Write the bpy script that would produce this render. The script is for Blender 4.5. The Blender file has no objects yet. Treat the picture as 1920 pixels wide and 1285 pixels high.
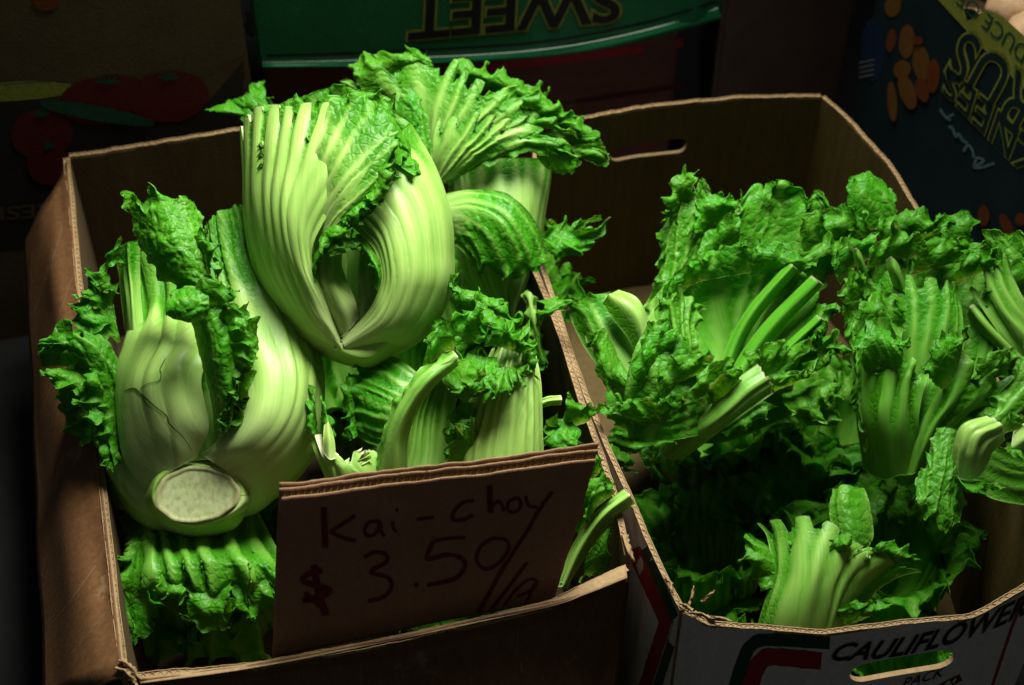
import bpy, bmesh, math
import numpy as np
from mathutils import Vector

# ------------------------------------------------------------------ camera, lamp, exposure
F_PX, PITCH, DIST, RIM = 3000.0, math.radians(46), 1.6, 0.30
FWD = np.array([0, math.cos(PITCH), -math.sin(PITCH)])
RGT = np.array([1.0, 0, 0])
UPV = np.cross(RGT, FWD)
CAM = np.array([0, 0, RIM]) - DIST * FWD
scn = bpy.context.scene
COL = scn.collection
cd = bpy.data.cameras.new('camera')
cd.sensor_width = 36.0
cd.lens = 36.0 * F_PX / 1920.0
cd.clip_start, cd.clip_end = 0.05, 50
cd.dof.use_dof = True
cd.dof.focus_distance = 1.44
cd.dof.aperture_fstop = 5.6
cam = bpy.data.objects.new('camera', cd)
COL.objects.link(cam)
cam.location = CAM
cam.rotation_euler = (math.pi / 2 - PITCH, 0, 0)
scn.camera = cam

world = bpy.data.worlds.new('World')
scn.world = world
world.use_nodes = True
bg = world.node_tree.nodes['Background']
bg.inputs[0].default_value = (0.9, 1.0, 0.95, 1)
bg.inputs[1].default_value = 0.055


def lamp(name, loc, target, power, size, color, spread=180):
    ld = bpy.data.lights.new(name, 'AREA')
    ld.shape = 'DISK'
    ld.size = size
    ld.energy = power
    ld.color = color
    ld.spread = math.radians(spread)
    o = bpy.data.objects.new(name, ld)
    COL.objects.link(o)
    o.location = loc
    o.rotation_euler = (Vector(target) - Vector(loc)).to_track_quat('-Z', 'Y').to_euler()
    return o


lamp('hanging_stall_lamp', (0.14, 0.48, 1.66), (-0.10, -0.06, 0.36), 18.5, 0.78, (1.0, 0.985, 0.92), 88)

vs = scn.view_settings
vs.view_transform = 'Standard'
vs.look = 'None'
vs.exposure = 0.0
vs.gamma = 1.0
scn.cycles.use_denoising = True
scn.cycles.max_bounces = 5
scn.cycles.diffuse_bounces = 2
scn.cycles.transmission_bounces = 3

# ------------------------------------------------------------------ maths helpers
RNG = np.random.RandomState(7)


def ray(px, py):
    return FWD + RGT * (px - 960.0) / F_PX - UPV * (py - 642.5) / F_PX


def at_depth(px, py, d):
    return CAM + ray(px, py) * d


def at_z(px, py, z):
    r = ray(px, py)
    return CAM + r * ((z - CAM[2]) / r[2])


_perm = np.random.RandomState(3).permutation(512)
_grad = np.random.RandomState(4).uniform(0, 2 * np.pi, 512)


def noise(x, y, seed=0):
    x = np.asarray(x, float) + seed * 17.31
    y = np.asarray(y, float) + seed * 5.77
    x, y = np.broadcast_arrays(x, y)
    xi, yi = np.floor(x).astype(int), np.floor(y).astype(int)
    xf, yf = x - xi, y - yi
    fu = xf * xf * xf * (xf * (xf * 6 - 15) + 10)
    fv = yf * yf * yf * (yf * (yf * 6 - 15) + 10)

    def g(ix, iy, dx, dy):
        a = _grad[_perm[(_perm[ix & 511] + iy) & 511]]
        return np.cos(a) * dx + np.sin(a) * dy
    n00 = g(xi, yi, xf, yf)
    n10 = g(xi + 1, yi, xf - 1, yf)
    n01 = g(xi, yi + 1, xf, yf - 1)
    n11 = g(xi + 1, yi + 1, xf - 1, yf - 1)
    return 1.4 * ((n00 * (1 - fu) + n10 * fu) * (1 - fv) + (n01 * (1 - fu) + n11 * fu) * fv)


def sstep(a, b, x):
    t = np.clip((x - a) / (b - a + 1e-9), 0, 1)
    return t * t * (3 - 2 * t)


def catmull(P, t):
    P = np.asarray(P, float)
    n = len(P)
    if n == 1:
        return np.repeat(P, len(t), 0)
    E = np.concatenate([[2 * P[0] - P[1]], P, [2 * P[-1] - P[-2]]])
    t = np.clip(t, 0, n - 1 - 1e-9)
    i = np.floor(t).astype(int)
    f = (t - i).reshape((-1,) + (1,) * (P.ndim - 1))
    a, b, c, d = E[i], E[i + 1], E[i + 2], E[i + 3]
    return 0.5 * ((2 * b) + (-a + c) * f + (2 * a - 5 * b + 4 * c - d) * f ** 2 + (-a + 3 * b - 3 * c + d) * f ** 3)


def resample(P, n):
    """smooth curve through P, n points evenly spaced in length"""
    P = np.asarray(P, float)
    D = catmull(P, np.linspace(0, len(P) - 1, 24 * len(P)))
    L = np.concatenate([[0], np.cumsum(np.linalg.norm(np.diff(D, axis=0), axis=1))])
    s = np.linspace(0, L[-1], n)
    return np.stack([np.interp(s, L, D[:, k]) for k in range(D.shape[1])], 1)


def linear_path(P, step):
    P = np.asarray(P, float)
    L = np.concatenate([[0], np.cumsum(np.linalg.norm(np.diff(P, axis=0), axis=1))])
    n = max(2, int(L[-1] / step) + 1)
    s = np.linspace(0, L[-1], n)
    return np.stack([np.interp(s, L, P[:, k]) for k in range(P.shape[1])], 1)


# ------------------------------------------------------------------ objects
def mesh_obj(name, verts, faces, mat, parent=None, smooth=True, attrs=None, kind=None, mats=None, midx=None):
    me = bpy.data.meshes.new(name)
    verts = np.asarray(verts, float)
    if parent is not None:
        verts = verts - np.array(parent['_base'])
    if isinstance(faces, np.ndarray):
        nf, k = faces.shape
        me.vertices.add(len(verts))
        me.vertices.foreach_set('co', verts.astype(np.float32).ravel())
        me.loops.add(nf * k)
        me.loops.foreach_set('vertex_index', faces.astype(np.int32).ravel())
        me.polygons.add(nf)
        me.polygons.foreach_set('loop_start', np.arange(0, nf * k, k, dtype=np.int32))
        me.polygons.foreach_set('loop_total', np.full(nf, k, dtype=np.int32))
        me.update(calc_edges=True)
    else:
        me.from_pydata([tuple(v) for v in verts], [], faces)
    if smooth:
        me.polygons.foreach_set('use_smooth', np.ones(len(me.polygons), dtype=bool))
    for k, v in (attrs or {}).items():
        if v.ndim == 1:
            a = me.attributes.new(k, 'FLOAT', 'POINT')
            a.data.foreach_set('value', v.astype(np.float32))
        else:
            a = me.attributes.new(k, 'FLOAT_VECTOR', 'POINT')
            a.data.foreach_set('vector', v.astype(np.float32).ravel())
    for m in (mats or [mat]):
        me.materials.append(m)
    if midx is not None:
        me.polygons.foreach_set('material_index', np.asarray(midx, dtype=np.int32))
    o = bpy.data.objects.new(name, me)
    COL.objects.link(o)
    if parent is not None:
        o.parent = parent
        o['_base'] = list(parent['_base'])
    if kind:
        o['kind'] = kind
    me.update()
    return o


def thing(name, label, cat, loc, group=None):
    o = bpy.data.objects.new(name, None)
    o.empty_display_size = 0.02
    COL.objects.link(o)
    o.location = loc
    o['_base'] = [float(v) for v in loc]
    o['label'] = label
    o['category'] = cat
    if group:
        o['group'] = group
    return o


# ------------------------------------------------------------------ materials
def new_mat(name):
    m = bpy.data.materials.new(name)
    m.use_nodes = True
    nt = m.node_tree
    b = nt.nodes['Principled BSDF']
    return m, nt, b


def nd(nt, t, **kw):
    n = nt.nodes.new(t)
    for k, v in kw.items():
        setattr(n, k, v)
    return n


def mixc(nt, fac, a, b, blend='MIX'):
    m = nd(nt, 'ShaderNodeMix', data_type='RGBA', blend_type=blend)
    for i, v in ((0, fac), (6, a), (7, b)):
        if hasattr(v, 'is_linked'):
            nt.links.new(v, m.inputs[i])
        else:
            m.inputs[i].default_value = v if i == 0 else (*v, 1)
    return m.outputs[2]


def ramp(nt, fac, lo, hi, a=(0, 0, 0), b=(1, 1, 1)):
    r = nd(nt, 'ShaderNodeValToRGB')
    nt.links.new(fac, r.inputs[0])
    r.color_ramp.elements[0].position = lo
    r.color_ramp.elements[1].position = hi
    r.color_ramp.elements[0].color = (*a, 1)
    r.color_ramp.elements[1].color = (*b, 1)
    return r.outputs[0]


def leaf_material():
    m, nt, b = new_mat('mustard_leaf')
    at = {k: nd(nt, 'ShaderNodeAttribute', attribute_name=k) for k in ('blade', 'vein', 'cut', 'tint', 'luv')}
    mp = nd(nt, 'ShaderNodeMapping')
    mp.inputs['Scale'].default_value = (420, 16, 1)
    nt.links.new(at['luv'].outputs['Vector'], mp.inputs[0])
    streak = nd(nt, 'ShaderNodeTexNoise')
    streak.inputs['Scale'].default_value = 1.0
    streak.inputs['Detail'].default_value = 4
    nt.links.new(mp.outputs[0], streak.inputs['Vector'])
    tc = nd(nt, 'ShaderNodeTexCoord')
    blot = nd(nt, 'ShaderNodeTexNoise')
    blot.inputs['Scale'].default_value = 26
    blot.inputs['Detail'].default_value = 5
    nt.links.new(tc.outputs['Object'], blot.inputs['Vector'])
    pores = nd(nt, 'ShaderNodeTexNoise')
    pores.inputs['Scale'].default_value = 330
    pores.inputs['Detail'].default_value = 3
    nt.links.new(tc.outputs['Object'], pores.inputs['Vector'])
    stalk = mixc(nt, at['tint'].outputs['Fac'], (0.37, 0.55, 0.135), (0.080, 0.33, 0.012))
    stalk2 = mixc(nt, at['tint'].outputs['Fac'], (0.20, 0.41, 0.055), (0.038, 0.22, 0.006))
    sfac = ramp(nt, streak.outputs['Fac'], 0.40, 0.66)
    bfac = ramp(nt, blot.outputs['Fac'], 0.36, 0.68)
    mul = nd(nt, 'ShaderNodeMath', operation='MULTIPLY')
    nt.links.new(sfac, mul.inputs[0])
    mul.inputs[1].default_value = 0.55
    sc = mixc(nt, mul.outputs[0], stalk, stalk2)
    mul2 = nd(nt, 'ShaderNodeMath', operation='MULTIPLY')
    nt.links.new(bfac, mul2.inputs[0])
    mul2.inputs[1].default_value = 0.40
    sc = mixc(nt, mul2.outputs[0], sc, stalk2)
    bl = mixc(nt, bfac, (0.014, 0.165, 0.003), (0.058, 0.37, 0.007))
    pf = ramp(nt, pores.outputs['Fac'], 0.3, 0.75)
    bl = mixc(nt, pf, bl, (0.068, 0.39, 0.009))
    oi = nd(nt, 'ShaderNodeObjectInfo')
    om = nd(nt, 'ShaderNodeMath', operation='MULTIPLY')
    nt.links.new(oi.outputs['Random'], om.inputs[0])
    om.inputs[1].default_value = 0.5
    bl = mixc(nt, om.outputs[0], bl, (0.105, 0.33, 0.012))
    spot = nd(nt, 'ShaderNodeTexNoise')
    spot.inputs['Scale'].default_value = 95
    spot.inputs['Detail'].default_value = 6
    spot.inputs['Roughness'].default_value = 0.7
    nt.links.new(tc.outputs['Object'], spot.inputs['Vector'])
    spf = nd(nt, 'ShaderNodeMath', operation='MULTIPLY')
    nt.links.new(ramp(nt, spot.outputs['Fac'], 0.66, 0.74), spf.inputs[0])
    spf.inputs[1].default_value = 0.5
    sc = mixc(nt, spf.outputs[0], sc, (0.20, 0.24, 0.05))
    col = mixc(nt, at['blade'].outputs['Fac'], sc, bl)
    vm = nd(nt, 'ShaderNodeMath', operation='MULTIPLY')
    nt.links.new(at['vein'].outputs['Fac'], vm.inputs[0])
    vm.inputs[1].default_value = 0.75
    col = mixc(nt, vm.outputs[0], col, (0.20, 0.46, 0.055))
    col = mixc(nt, at['cut'].outputs['Fac'], col, (0.56, 0.60, 0.33))
    nt.links.new(col, b.inputs['Base Color'])
    b.inputs['Roughness'].default_value = 0.42
    sp = nd(nt, 'ShaderNodeMapRange')
    nt.links.new(at['blade'].outputs['Fac'], sp.inputs[0])
    sp.inputs[3].default_value = 0.36
    sp.inputs[4].default_value = 0.27
    nt.links.new(sp.outputs[0], b.inputs['Specular IOR Level'])
    rr = nd(nt, 'ShaderNodeMapRange')
    nt.links.new(pores.outputs['Fac'], rr.inputs[0])
    rr.inputs[3].default_value = 0.30
    rr.inputs[4].default_value = 0.58
    nt.links.new(rr.outputs[0], b.inputs['Roughness'])
    b.inputs['Subsurface Weight'].default_value = 0.22
    b.inputs['Subsurface Radius'].default_value = (0.7, 1.0, 0.3)
    b.inputs['Subsurface Scale'].default_value = 0.005
    bump = nd(nt, 'ShaderNodeBump')
    bump.inputs['Strength'].default_value = 0.35
    bump.inputs['Distance'].default_value = 0.0012
    addn = nd(nt, 'ShaderNodeMath', operation='ADD')
    mb = nd(nt, 'ShaderNodeMath', operation='MULTIPLY')
    vor = nd(nt, 'ShaderNodeTexVoronoi', feature='DISTANCE_TO_EDGE')
    vor.inputs['Scale'].default_value = 130
    nt.links.new(tc.outputs['Object'], vor.inputs['Vector'])
    vr = ramp(nt, vor.outputs['Distance'], 0.0, 0.18)
    nt.links.new(vr, mb.inputs[0])
    nt.links.new(at['blade'].outputs['Fac'], mb.inputs[1])
    nt.links.new(mb.outputs[0], addn.inputs[0])
    ms = nd(nt, 'ShaderNodeMath', operation='MULTIPLY')
    nt.links.new(streak.outputs['Fac'], ms.inputs[0])
    ms.inputs[1].default_value = 0.5
    nt.links.new(ms.outputs[0], addn.inputs[1])
    nt.links.new(addn.outputs[0], bump.inputs['Height'])
    nt.links.new(bump.outputs[0], b.inputs['Normal'])
    tr = nd(nt, 'ShaderNodeBsdfTranslucent')
    tcol = mixc(nt, 1.0, col, (1.1, 1.3, 0.5), 'MULTIPLY')
    nt.links.new(tcol, tr.inputs[0])
    mx = nd(nt, 'ShaderNodeMixShader')
    mf = nd(nt, 'ShaderNodeMath', operation='MULTIPLY')
    nt.links.new(at['blade'].outputs['Fac'], mf.inputs[0])
    mf.inputs[1].default_value = 0.42
    nt.links.new(mf.outputs[0], mx.inputs[0])
    nt.links.new(b.outputs[0], mx.inputs[1])
    nt.links.new(tr.outputs[0], mx.inputs[2])
    nt.links.new(mx.outputs[0], nt.nodes['Material Output'].inputs[0])
    return m


def card_material(name, c1, c2, scale=(30, 30, 4), rough=0.75, scuff=0.0, scuffc=(0.3, 0.22, 0.14)):
    m, nt, b = new_mat(name)
    tc = nd(nt, 'ShaderNodeTexCoord')
    mp = nd(nt, 'ShaderNodeMapping')
    mp.inputs['Scale'].default_value = scale
    nt.links.new(tc.outputs['Object'], mp.inputs[0])
    n1 = nd(nt, 'ShaderNodeTexNoise')
    n1.inputs['Scale'].default_value = 3
    n1.inputs['Detail'].default_value = 6
    nt.links.new(mp.outputs[0], n1.inputs['Vector'])
    n2 = nd(nt, 'ShaderNodeTexNoise')
    n2.inputs['Scale'].default_value = 260
    n2.inputs['Detail'].default_value = 3
    nt.links.new(tc.outputs['Object'], n2.inputs['Vector'])
    col = mixc(nt, ramp(nt, n1.outputs['Fac'], 0.3, 0.7), c1, c2)
    f2 = nd(nt, 'ShaderNodeMath', operation='MULTIPLY')
    nt.links.new(ramp(nt, n2.outputs['Fac'], 0.35, 0.7), f2.inputs[0])
    f2.inputs[1].default_value = 0.35
    col = mixc(nt, f2.outputs[0], col, tuple(0.6 * v for v in c1))
    if scuff:
        n3 = nd(nt, 'ShaderNodeTexNoise')
        n3.inputs['Scale'].default_value = 18
        n3.inputs['Detail'].default_value = 8
        n3.inputs['Roughness'].default_value = 0.75
        nt.links.new(tc.outputs['Object'], n3.inputs['Vector'])
        f3 = nd(nt, 'ShaderNodeMath', operation='MULTIPLY')
        nt.links.new(ramp(nt, n3.outputs['Fac'], 0.60, 0.70), f3.inputs[0])
        f3.inputs[1].default_value = scuff
        col = mixc(nt, f3.outputs[0], col, scuffc)
    nt.links.new(col, b.inputs['Base Color'])
    b.inputs['Roughness'].default_value = rough
    b.inputs['Specular IOR Level'].default_value = 0.25
    bump = nd(nt, 'ShaderNodeBump')
    bump.inputs['Strength'].default_value = 0.25
    bump.inputs['Distance'].default_value = 0.001
    nt.links.new(n2.outputs['Fac'], bump.inputs['Height'])
    nt.links.new(bump.outputs[0], b.inputs['Normal'])
    return m


LEAF = leaf_material()
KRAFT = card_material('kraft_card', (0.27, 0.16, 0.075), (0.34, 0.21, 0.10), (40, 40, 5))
KRAFT_IN = card_material('kraft_shaded_inside', (0.065, 0.042, 0.015), (0.09, 0.058, 0.021), (40, 40, 5))  # kraft with the shade of the box interior put into its colour
KRAFT_EDGE = card_material('kraft_cut_edge', (0.23, 0.15, 0.065), (0.30, 0.20, 0.095), (60, 60, 60))
BROWN = card_material('brown_printed_card', (0.105, 0.050, 0.019), (0.145, 0.070, 0.027), (60, 60, 6), 0.5, 0.8, (0.24, 0.155, 0.08))
SIGNC = card_material('sign_card', (0.27, 0.135, 0.075), (0.32, 0.165, 0.09), (6, 6, 6), 0.8)
WHITE = card_material('white_card', (0.52, 0.50, 0.47), (0.60, 0.58, 0.54), (40, 40, 4), 0.6, 0.4, (0.36, 0.32, 0.27))
WOLIVE = card_material('olive_shaded_inside', (0.075, 0.050, 0.011), (0.10, 0.068, 0.016), (40, 40, 4))  # olive lining, darkened in the colour for the shade inside the box
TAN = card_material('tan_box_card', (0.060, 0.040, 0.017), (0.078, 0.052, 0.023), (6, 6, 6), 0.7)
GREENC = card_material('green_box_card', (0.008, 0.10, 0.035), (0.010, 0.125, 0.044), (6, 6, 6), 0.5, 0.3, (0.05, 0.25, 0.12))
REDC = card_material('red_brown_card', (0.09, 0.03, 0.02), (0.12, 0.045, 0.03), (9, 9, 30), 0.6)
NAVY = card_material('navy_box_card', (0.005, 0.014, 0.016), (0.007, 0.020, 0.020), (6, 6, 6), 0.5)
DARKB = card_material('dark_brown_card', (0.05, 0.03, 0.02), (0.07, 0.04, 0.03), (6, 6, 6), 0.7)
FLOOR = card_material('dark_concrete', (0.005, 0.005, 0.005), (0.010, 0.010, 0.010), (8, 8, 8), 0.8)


def ink(name, c, rough=0.6):
    return card_material(name, tuple(0.85 * v for v in c), tuple(min(1, 1.15 * v) for v in c), (50, 50, 50), rough)


INK_RED = ink('marker_red', (0.14, 0.005, 0.016), 0.5)
INK_BLACK = ink('ink_black', (0.008, 0.008, 0.010))
INK_YEL = ink('ink_yellow', (0.19, 0.21, 0.03))
P_RED = ink('print_red', (0.28, 0.012, 0.022))
P_GREEN = ink('print_green', (0.010, 0.055, 0.030))
P_TOM = ink('print_tomato', (0.075, 0.008, 0.006))
P_DARK = ink('print_dark', (0.018, 0.015, 0.012))
P_ORANGE = ink('print_orange', (0.12, 0.05, 0.008))
P_ORANGE2 = ink('print_orange_red', (0.11, 0.026, 0.005))
P_BLUE = ink('print_pale_blue', (0.07, 0.13, 0.13))
P_BLUE2 = ink('print_blue', (0.006, 0.016, 0.045))
P_WHITE = ink('print_white', (0.12, 0.12, 0.13))


def cutface_material():
    m, nt, b = new_mat('cut_stem')
    tc = nd(nt, 'ShaderNodeTexCoord')
    n = nd(nt, 'ShaderNodeTexNoise')
    n.inputs['Scale'].default_value = 45
    n.inputs['Detail'].default_value = 6
    nt.links.new(tc.outputs['Object'], n.inputs['Vector'])
    at = nd(nt, 'ShaderNodeAttribute', attribute_name='rim')
    c = mixc(nt, ramp(nt, n.outputs['Fac'], 0.3, 0.7), (0.49, 0.58, 0.25), (0.57, 0.64, 0.32))
    mp = nd(nt, 'ShaderNodeMapping')
    mp.inputs['Scale'].default_value = (260, 40, 260)
    nt.links.new(tc.outputs['Object'], mp.inputs[0])
    n2 = nd(nt, 'ShaderNodeTexNoise')
    n2.inputs['Scale'].default_value = 1.0
    n2.inputs['Detail'].default_value = 5
    nt.links.new(mp.outputs[0], n2.inputs['Vector'])
    c = mixc(nt, ramp(nt, n2.outputs['Fac'], 0.45, 0.75), c, (0.33, 0.40, 0.16))
    c = mixc(nt, at.outputs['Fac'], c, (0.27, 0.17, 0.055))
    nt.links.new(c, b.inputs['Base Color'])
    b.inputs['Roughness'].default_value = 0.55
    bump = nd(nt, 'ShaderNodeBump')
    bump.inputs['Strength'].default_value = 0.4
    bump.inputs['Distance'].default_value = 0.001
    nt.links.new(n.outputs['Fac'], bump.inputs['Height'])
    nt.links.new(bump.outputs[0], b.inputs['Normal'])
    return m


CUTFACE = cutface_material()

# ------------------------------------------------------------------ lofted leaves
LEAF_TRIS = [0]


def loft(name, rails, parent, R=0, ra=0.0, blade=(), ruf=(), jag=(), crinkle=0.0, ts=5.0, tb=0.7, cell=1.8,
         green=0.0, seed=0, toward=None, full=0.0, ribjag=0.0, cut=False, vein_across=0, ribsharp=1.0, mat=None, veins=0.0,
         web=None, ribfull=0.6, ribpow=1.0):
    """rails: 3-D polylines, u runs across them and v along them. ribs run along v.
    ruf: (edge, width_cm, amp_cm, wavelength_cm); jag: (edge, depth_cm); ra in mm, ts/tb thickness in mm"""
    rails3 = [resample(r, 40) for r in rails]
    S = np.stack(rails3)
    lu = np.linalg.norm(np.diff(S, axis=0), axis=2).sum(0).max()
    lv = np.linalg.norm(np.diff(S, axis=1), axis=2).sum(1).max()
    nu = int(np.clip(lu / (cell * 1e-3), 10, 240))
    nv = int(np.clip(lv / (cell * 1e-3), 10, 300))
    G = np.stack([catmull(S[:, j], np.linspace(0, len(rails) - 1, nu)) for j in range(40)], 1)   # nu,40,3
    G = np.stack([catmull(G[i], np.linspace(0, 39, nv)) for i in range(nu)], 0)                  # nu,nv,3
    u, v = np.meshgrid(np.linspace(0, 1, nu), np.linspace(0, 1, nv), indexing='ij')
    Lu = np.maximum(np.linalg.norm(np.diff(G, axis=0), axis=2).sum(0), 0.003)[None, :]
    Lv = np.maximum(np.linalg.norm(np.diff(G, axis=1), axis=2).sum(1), 0.003)[:, None]
    # rib phase
    warp = 0.30 * noise(u * max(R, 3) * 0.45, v * 1.6, seed) + 0.10 * noise(u * 6, v * 5, seed + 1)
    rr = np.random.RandomState(seed + 5)
    if R:
        wd = np.concatenate([[0], np.cumsum(rr.uniform(0.45, 1.55, R))])
        uw = u ** ribpow if ribpow > 0 else 1 - (1 - u) ** (-ribpow)
        ph = np.interp(uw, wd / wd[-1], np.arange(R + 1)) + warp
    else:
        ph = u * 0
    ridge = (0.5 + 0.5 * np.cos(2 * np.pi * ph)) ** ribsharp if R else np.zeros_like(u)
    hi = np.clip(0.75 + 0.8 * noise(np.round(ph) * 1.37 + .5, v * 1.5, seed + 2), .15, 1.4)
    # uneven outline
    uu, vv = u.copy(), v.copy()
    for e, depth in jag:
        dm = depth * 0.01
        if e in ('v0', 'v1'):
            s = u * Lu
            L = Lv
        else:
            s = v * Lv
            L = Lu
        J = (noise(s / 0.017, 0 * s + 0.3, seed + 5) ** 2 * 2.0 + 0.8 * noise(s / 0.0065, 0 * s + 0.7, seed + 6) ** 2
             + 0.6 * (0.5 + 0.5 * noise(s / 0.05, 0 * s, seed + 8)))
        k = np.clip(dm * J / L, 0, 0.6)
        if e == 'v1':
            vv = vv * (1 - k)
        elif e == 'v0':
            vv = 1 - (1 - vv) * (1 - k)
        elif e == 'u1':
            uu = uu * (1 - k)
        else:
            uu = 1 - (1 - uu) * (1 - k)
    if ribjag:
        cutn = 0.6 + 0.4 * noise(np.round(ph) * 3.7, 0 * u, seed + 9)
        k = ribjag * 0.01 * (1 - sstep(0.25, 0.6, ridge)) * cutn / Lv + 0.004 * (0.5 + noise(np.round(ph) * 5.1, 0 * u, seed + 4)) / Lv
        vv = vv * (1 - np.clip(k, 0, 0.5) * sstep(0.6, 1, v))
    fu, fv = uu * (nu - 1), vv * (nv - 1)
    iu, iv = np.clip(fu.astype(int), 0, nu - 2), np.clip(fv.astype(int), 0, nv - 2)
    au, av = (fu - iu)[..., None], (fv - iv)[..., None]
    P = (G[iu, iv] * (1 - au) + G[iu + 1, iv] * au) * (1 - av) + (G[iu, iv + 1] * (1 - au) + G[iu + 1, iv + 1] * au) * av
    Tu, Tv = np.gradient(P, axis=0), np.gradient(P, axis=1)
    Tu /= np.linalg.norm(Tu, axis=2, keepdims=True) + 1e-12
    Tv /= np.linalg.norm(Tv, axis=2, keepdims=True) + 1e-12
    N = np.cross(Tu, Tv)
    N /= np.linalg.norm(N, axis=2, keepdims=True) + 1e-12
    tw = CAM if toward is None else np.asarray(toward, float)
    if toward is None:
        if (N * (tw - P)).sum(2).mean() < 0:
            N = -N
    else:
        if (N * (P - tw)).sum(2).mean() < 0:
            N = -N
    # blade mask
    keep = np.full_like(u, 1.0 - full)
    nb = 0.16 * noise(uu * Lu / 0.03, vv * Lv / 0.03, seed + 11)
    for e, a, b in blade:
        x = {'v1': vv, 'v0': 1 - vv, 'u1': uu, 'u0': 1 - uu}[e]
        keep = keep * (1 - sstep(a, b, x + nb * (b - a) * 2 + 0.22 * (b - a) * 2 * (0.5 - ridge) * (1 if R else 0)))
    bl = 1 - keep
    if web and R:
        wb = sstep(web[0], web[1], vv + 0.10 * noise(u * R, v * 3, seed + 61)) * (1 - sstep(0.12, 0.45, ridge))
        bl = np.maximum(bl, wb)
    X, Y = uu * Lu, vv * Lv
    disp = np.zeros_like(u)
    if R:
        if web:
            disp -= wb * 0.0022
        disp += ra * 1e-3 * (ridge - 0.4) * hi * (0.12 + 0.88 * sstep(0.05, ribfull, v)) * (1 - 0.25 * bl)
    vein = (ridge ** 3) * bl * 0.9 if R else np.zeros_like(u)
    if vein_across:
        pa = v * vein_across + 1.1 * noise(u * 1.2, v * vein_across * 0.35, seed + 13) + 0.5 * u
        va = (0.5 + 0.5 * np.cos(2 * np.pi * pa)) ** 6 * (1 - sstep(0.55, 0.98, u))
        vein = np.maximum(vein, va * 0.6)
        disp += va * 0.6e-3
        rim_ = sstep(.94, 1.0, u)
        vein = np.maximum(vein, 0.5 * rim_)
    if veins:
        # net of side veins: ridged noise
        rn = np.abs(noise(X / 0.013 + 0.6 * noise(X / .02, Y / .02, seed), Y / 0.013, seed + 21))
        rn2 = np.abs(noise(X / 0.006, Y / 0.006, seed + 22))
        vn = np.clip(1 - rn / 0.085, 0, 1) * 0.9 + 0.4 * np.clip(1 - rn2 / 0.07, 0, 1)
        vein = np.maximum(vein, np.clip(vn, 0, 1) * veins * bl)
        disp += (np.minimum(rn, 0.45) * 3.4e-3 + np.minimum(rn2, .3) * 1.4e-3) * veins * bl
    # gentle lumps on everything
    disp += 0.0011 * noise(X / 0.035, Y / 0.06, seed + 31)
    if crinkle:
        c1 = np.abs(noise(X / 0.011, Y / 0.011, seed + 41)) * 1.0 + 0.22 * np.abs(noise(X / 0.006, Y / 0.006, seed + 42))
        disp += crinkle * 1e-3 * c1 * bl
        disp += crinkle * 1.1e-3 * noise(X / 0.028, Y / 0.028, seed + 43) * bl
    P = P + N * disp[..., None]
    for e, width, amp, wl in ruf:
        w_, a_, l_ = width * 0.01, amp * 0.01, wl * 0.01
        if e in ('v0', 'v1'):
            s = np.cumsum(np.concatenate([np.zeros((1, nv)), np.linalg.norm(np.diff(G, axis=0), axis=2)], 0), 0)
            s = s[:, -1:] + 0 * u if e == 'v1' else s[:, :1] + 0 * u
            dist = ((1 - v) if e == 'v1' else v) * Lv
            T = Tu
            O = Tv if e == 'v1' else -Tv
        else:
            s = np.cumsum(np.concatenate([np.zeros((nu, 1)), np.linalg.norm(np.diff(G, axis=1), axis=2)], 1), 1)
            s = s[-1:, :] + 0 * u if e == 'u1' else s[:1, :] + 0 * u
            dist = ((1 - u) if e == 'u1' else u) * Lu
            T = Tv
            O = Tu if e == 'u1' else -Tu
        w = np.clip(1 - dist / w_, 0, 1)
        q = 2 * np.pi * s / (l_ * 1.6) + 7.0 * noise(s / (l_ * 3.1), dist / (w_ * 2.5), seed + 51)
        am = 0.45 + 1.5 * np.abs(noise(s / (l_ * 2.1), dist / (w_ * 2), seed + 52))
        n2 = noise(s / (l_ * .75), dist / (w_ * .45), seed + 53)
        n3 = noise(s / (l_ * .75), dist / (w_ * .45), seed + 55)
        n4 = noise(s / (l_ * .4), dist / (w_ * .25), seed + 54)
        n5 = noise(s / 0.0042, dist / 0.012, seed + 56)
        n6 = noise(s / 0.0042, dist / 0.012, seed + 57)
        dn = a_ * am * (w ** 1.4 * np.sin(q) + 0.95 * w ** 1.6 * n2 + 0.12 * w ** 1.6 * n4 + 0.42 * w ** 4 * n5)
        dt = a_ * am * (0.75 * w ** 1.8 * np.cos(q + 0.6) + 0.8 * w ** 1.8 * n3 + 0.3 * w ** 4 * n6)
        do = -a_ * 0.55 * w ** 2 * np.sin(q * 0.5 + 1.0) * am + a_ * 0.5 * w ** 2 * n2
        P = P + N * dn[..., None] + T * dt[..., None] + O * do[..., None]
    # shell
    Tu, Tv = np.gradient(P, axis=0), np.gradient(P, axis=1)
    N2 = np.cross(Tu, Tv)
    N2 /= np.linalg.norm(N2, axis=2, keepdims=True) + 1e-12
    if (N2 * N).sum() < 0:
        N2 = -N2
    ed = np.minimum(np.minimum(u, 1 - u) * Lu, 1.0)
    th = (ts * (1 - bl) + tb * bl) * 1e-3
    th = th * (0.12 + 0.88 * sstep(0, 0.014, ed))
    Q = P - N2 * th[..., None]
    n = nu * nv
    idx = np.arange(n).reshape(nu, nv)
    f1 = np.stack([idx[:-1, :-1], idx[1:, :-1], idx[1:, 1:], idx[:-1, 1:]], -1).reshape(-1, 4)
    loop = np.concatenate([idx[:, 0], idx[-1, 1:], idx[-2::-1, -1], idx[0, -2:0:-1]])
    l2 = np.roll(loop, -1)
    f3 = np.stack([loop, loop + n, l2 + n, l2], -1)
    f2 = f1[:, ::-1] + n
    # winding so that front faces along N
    nn = np.cross(P[1, 0] - P[0, 0], P[0, 1] - P[0, 0])
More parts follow.
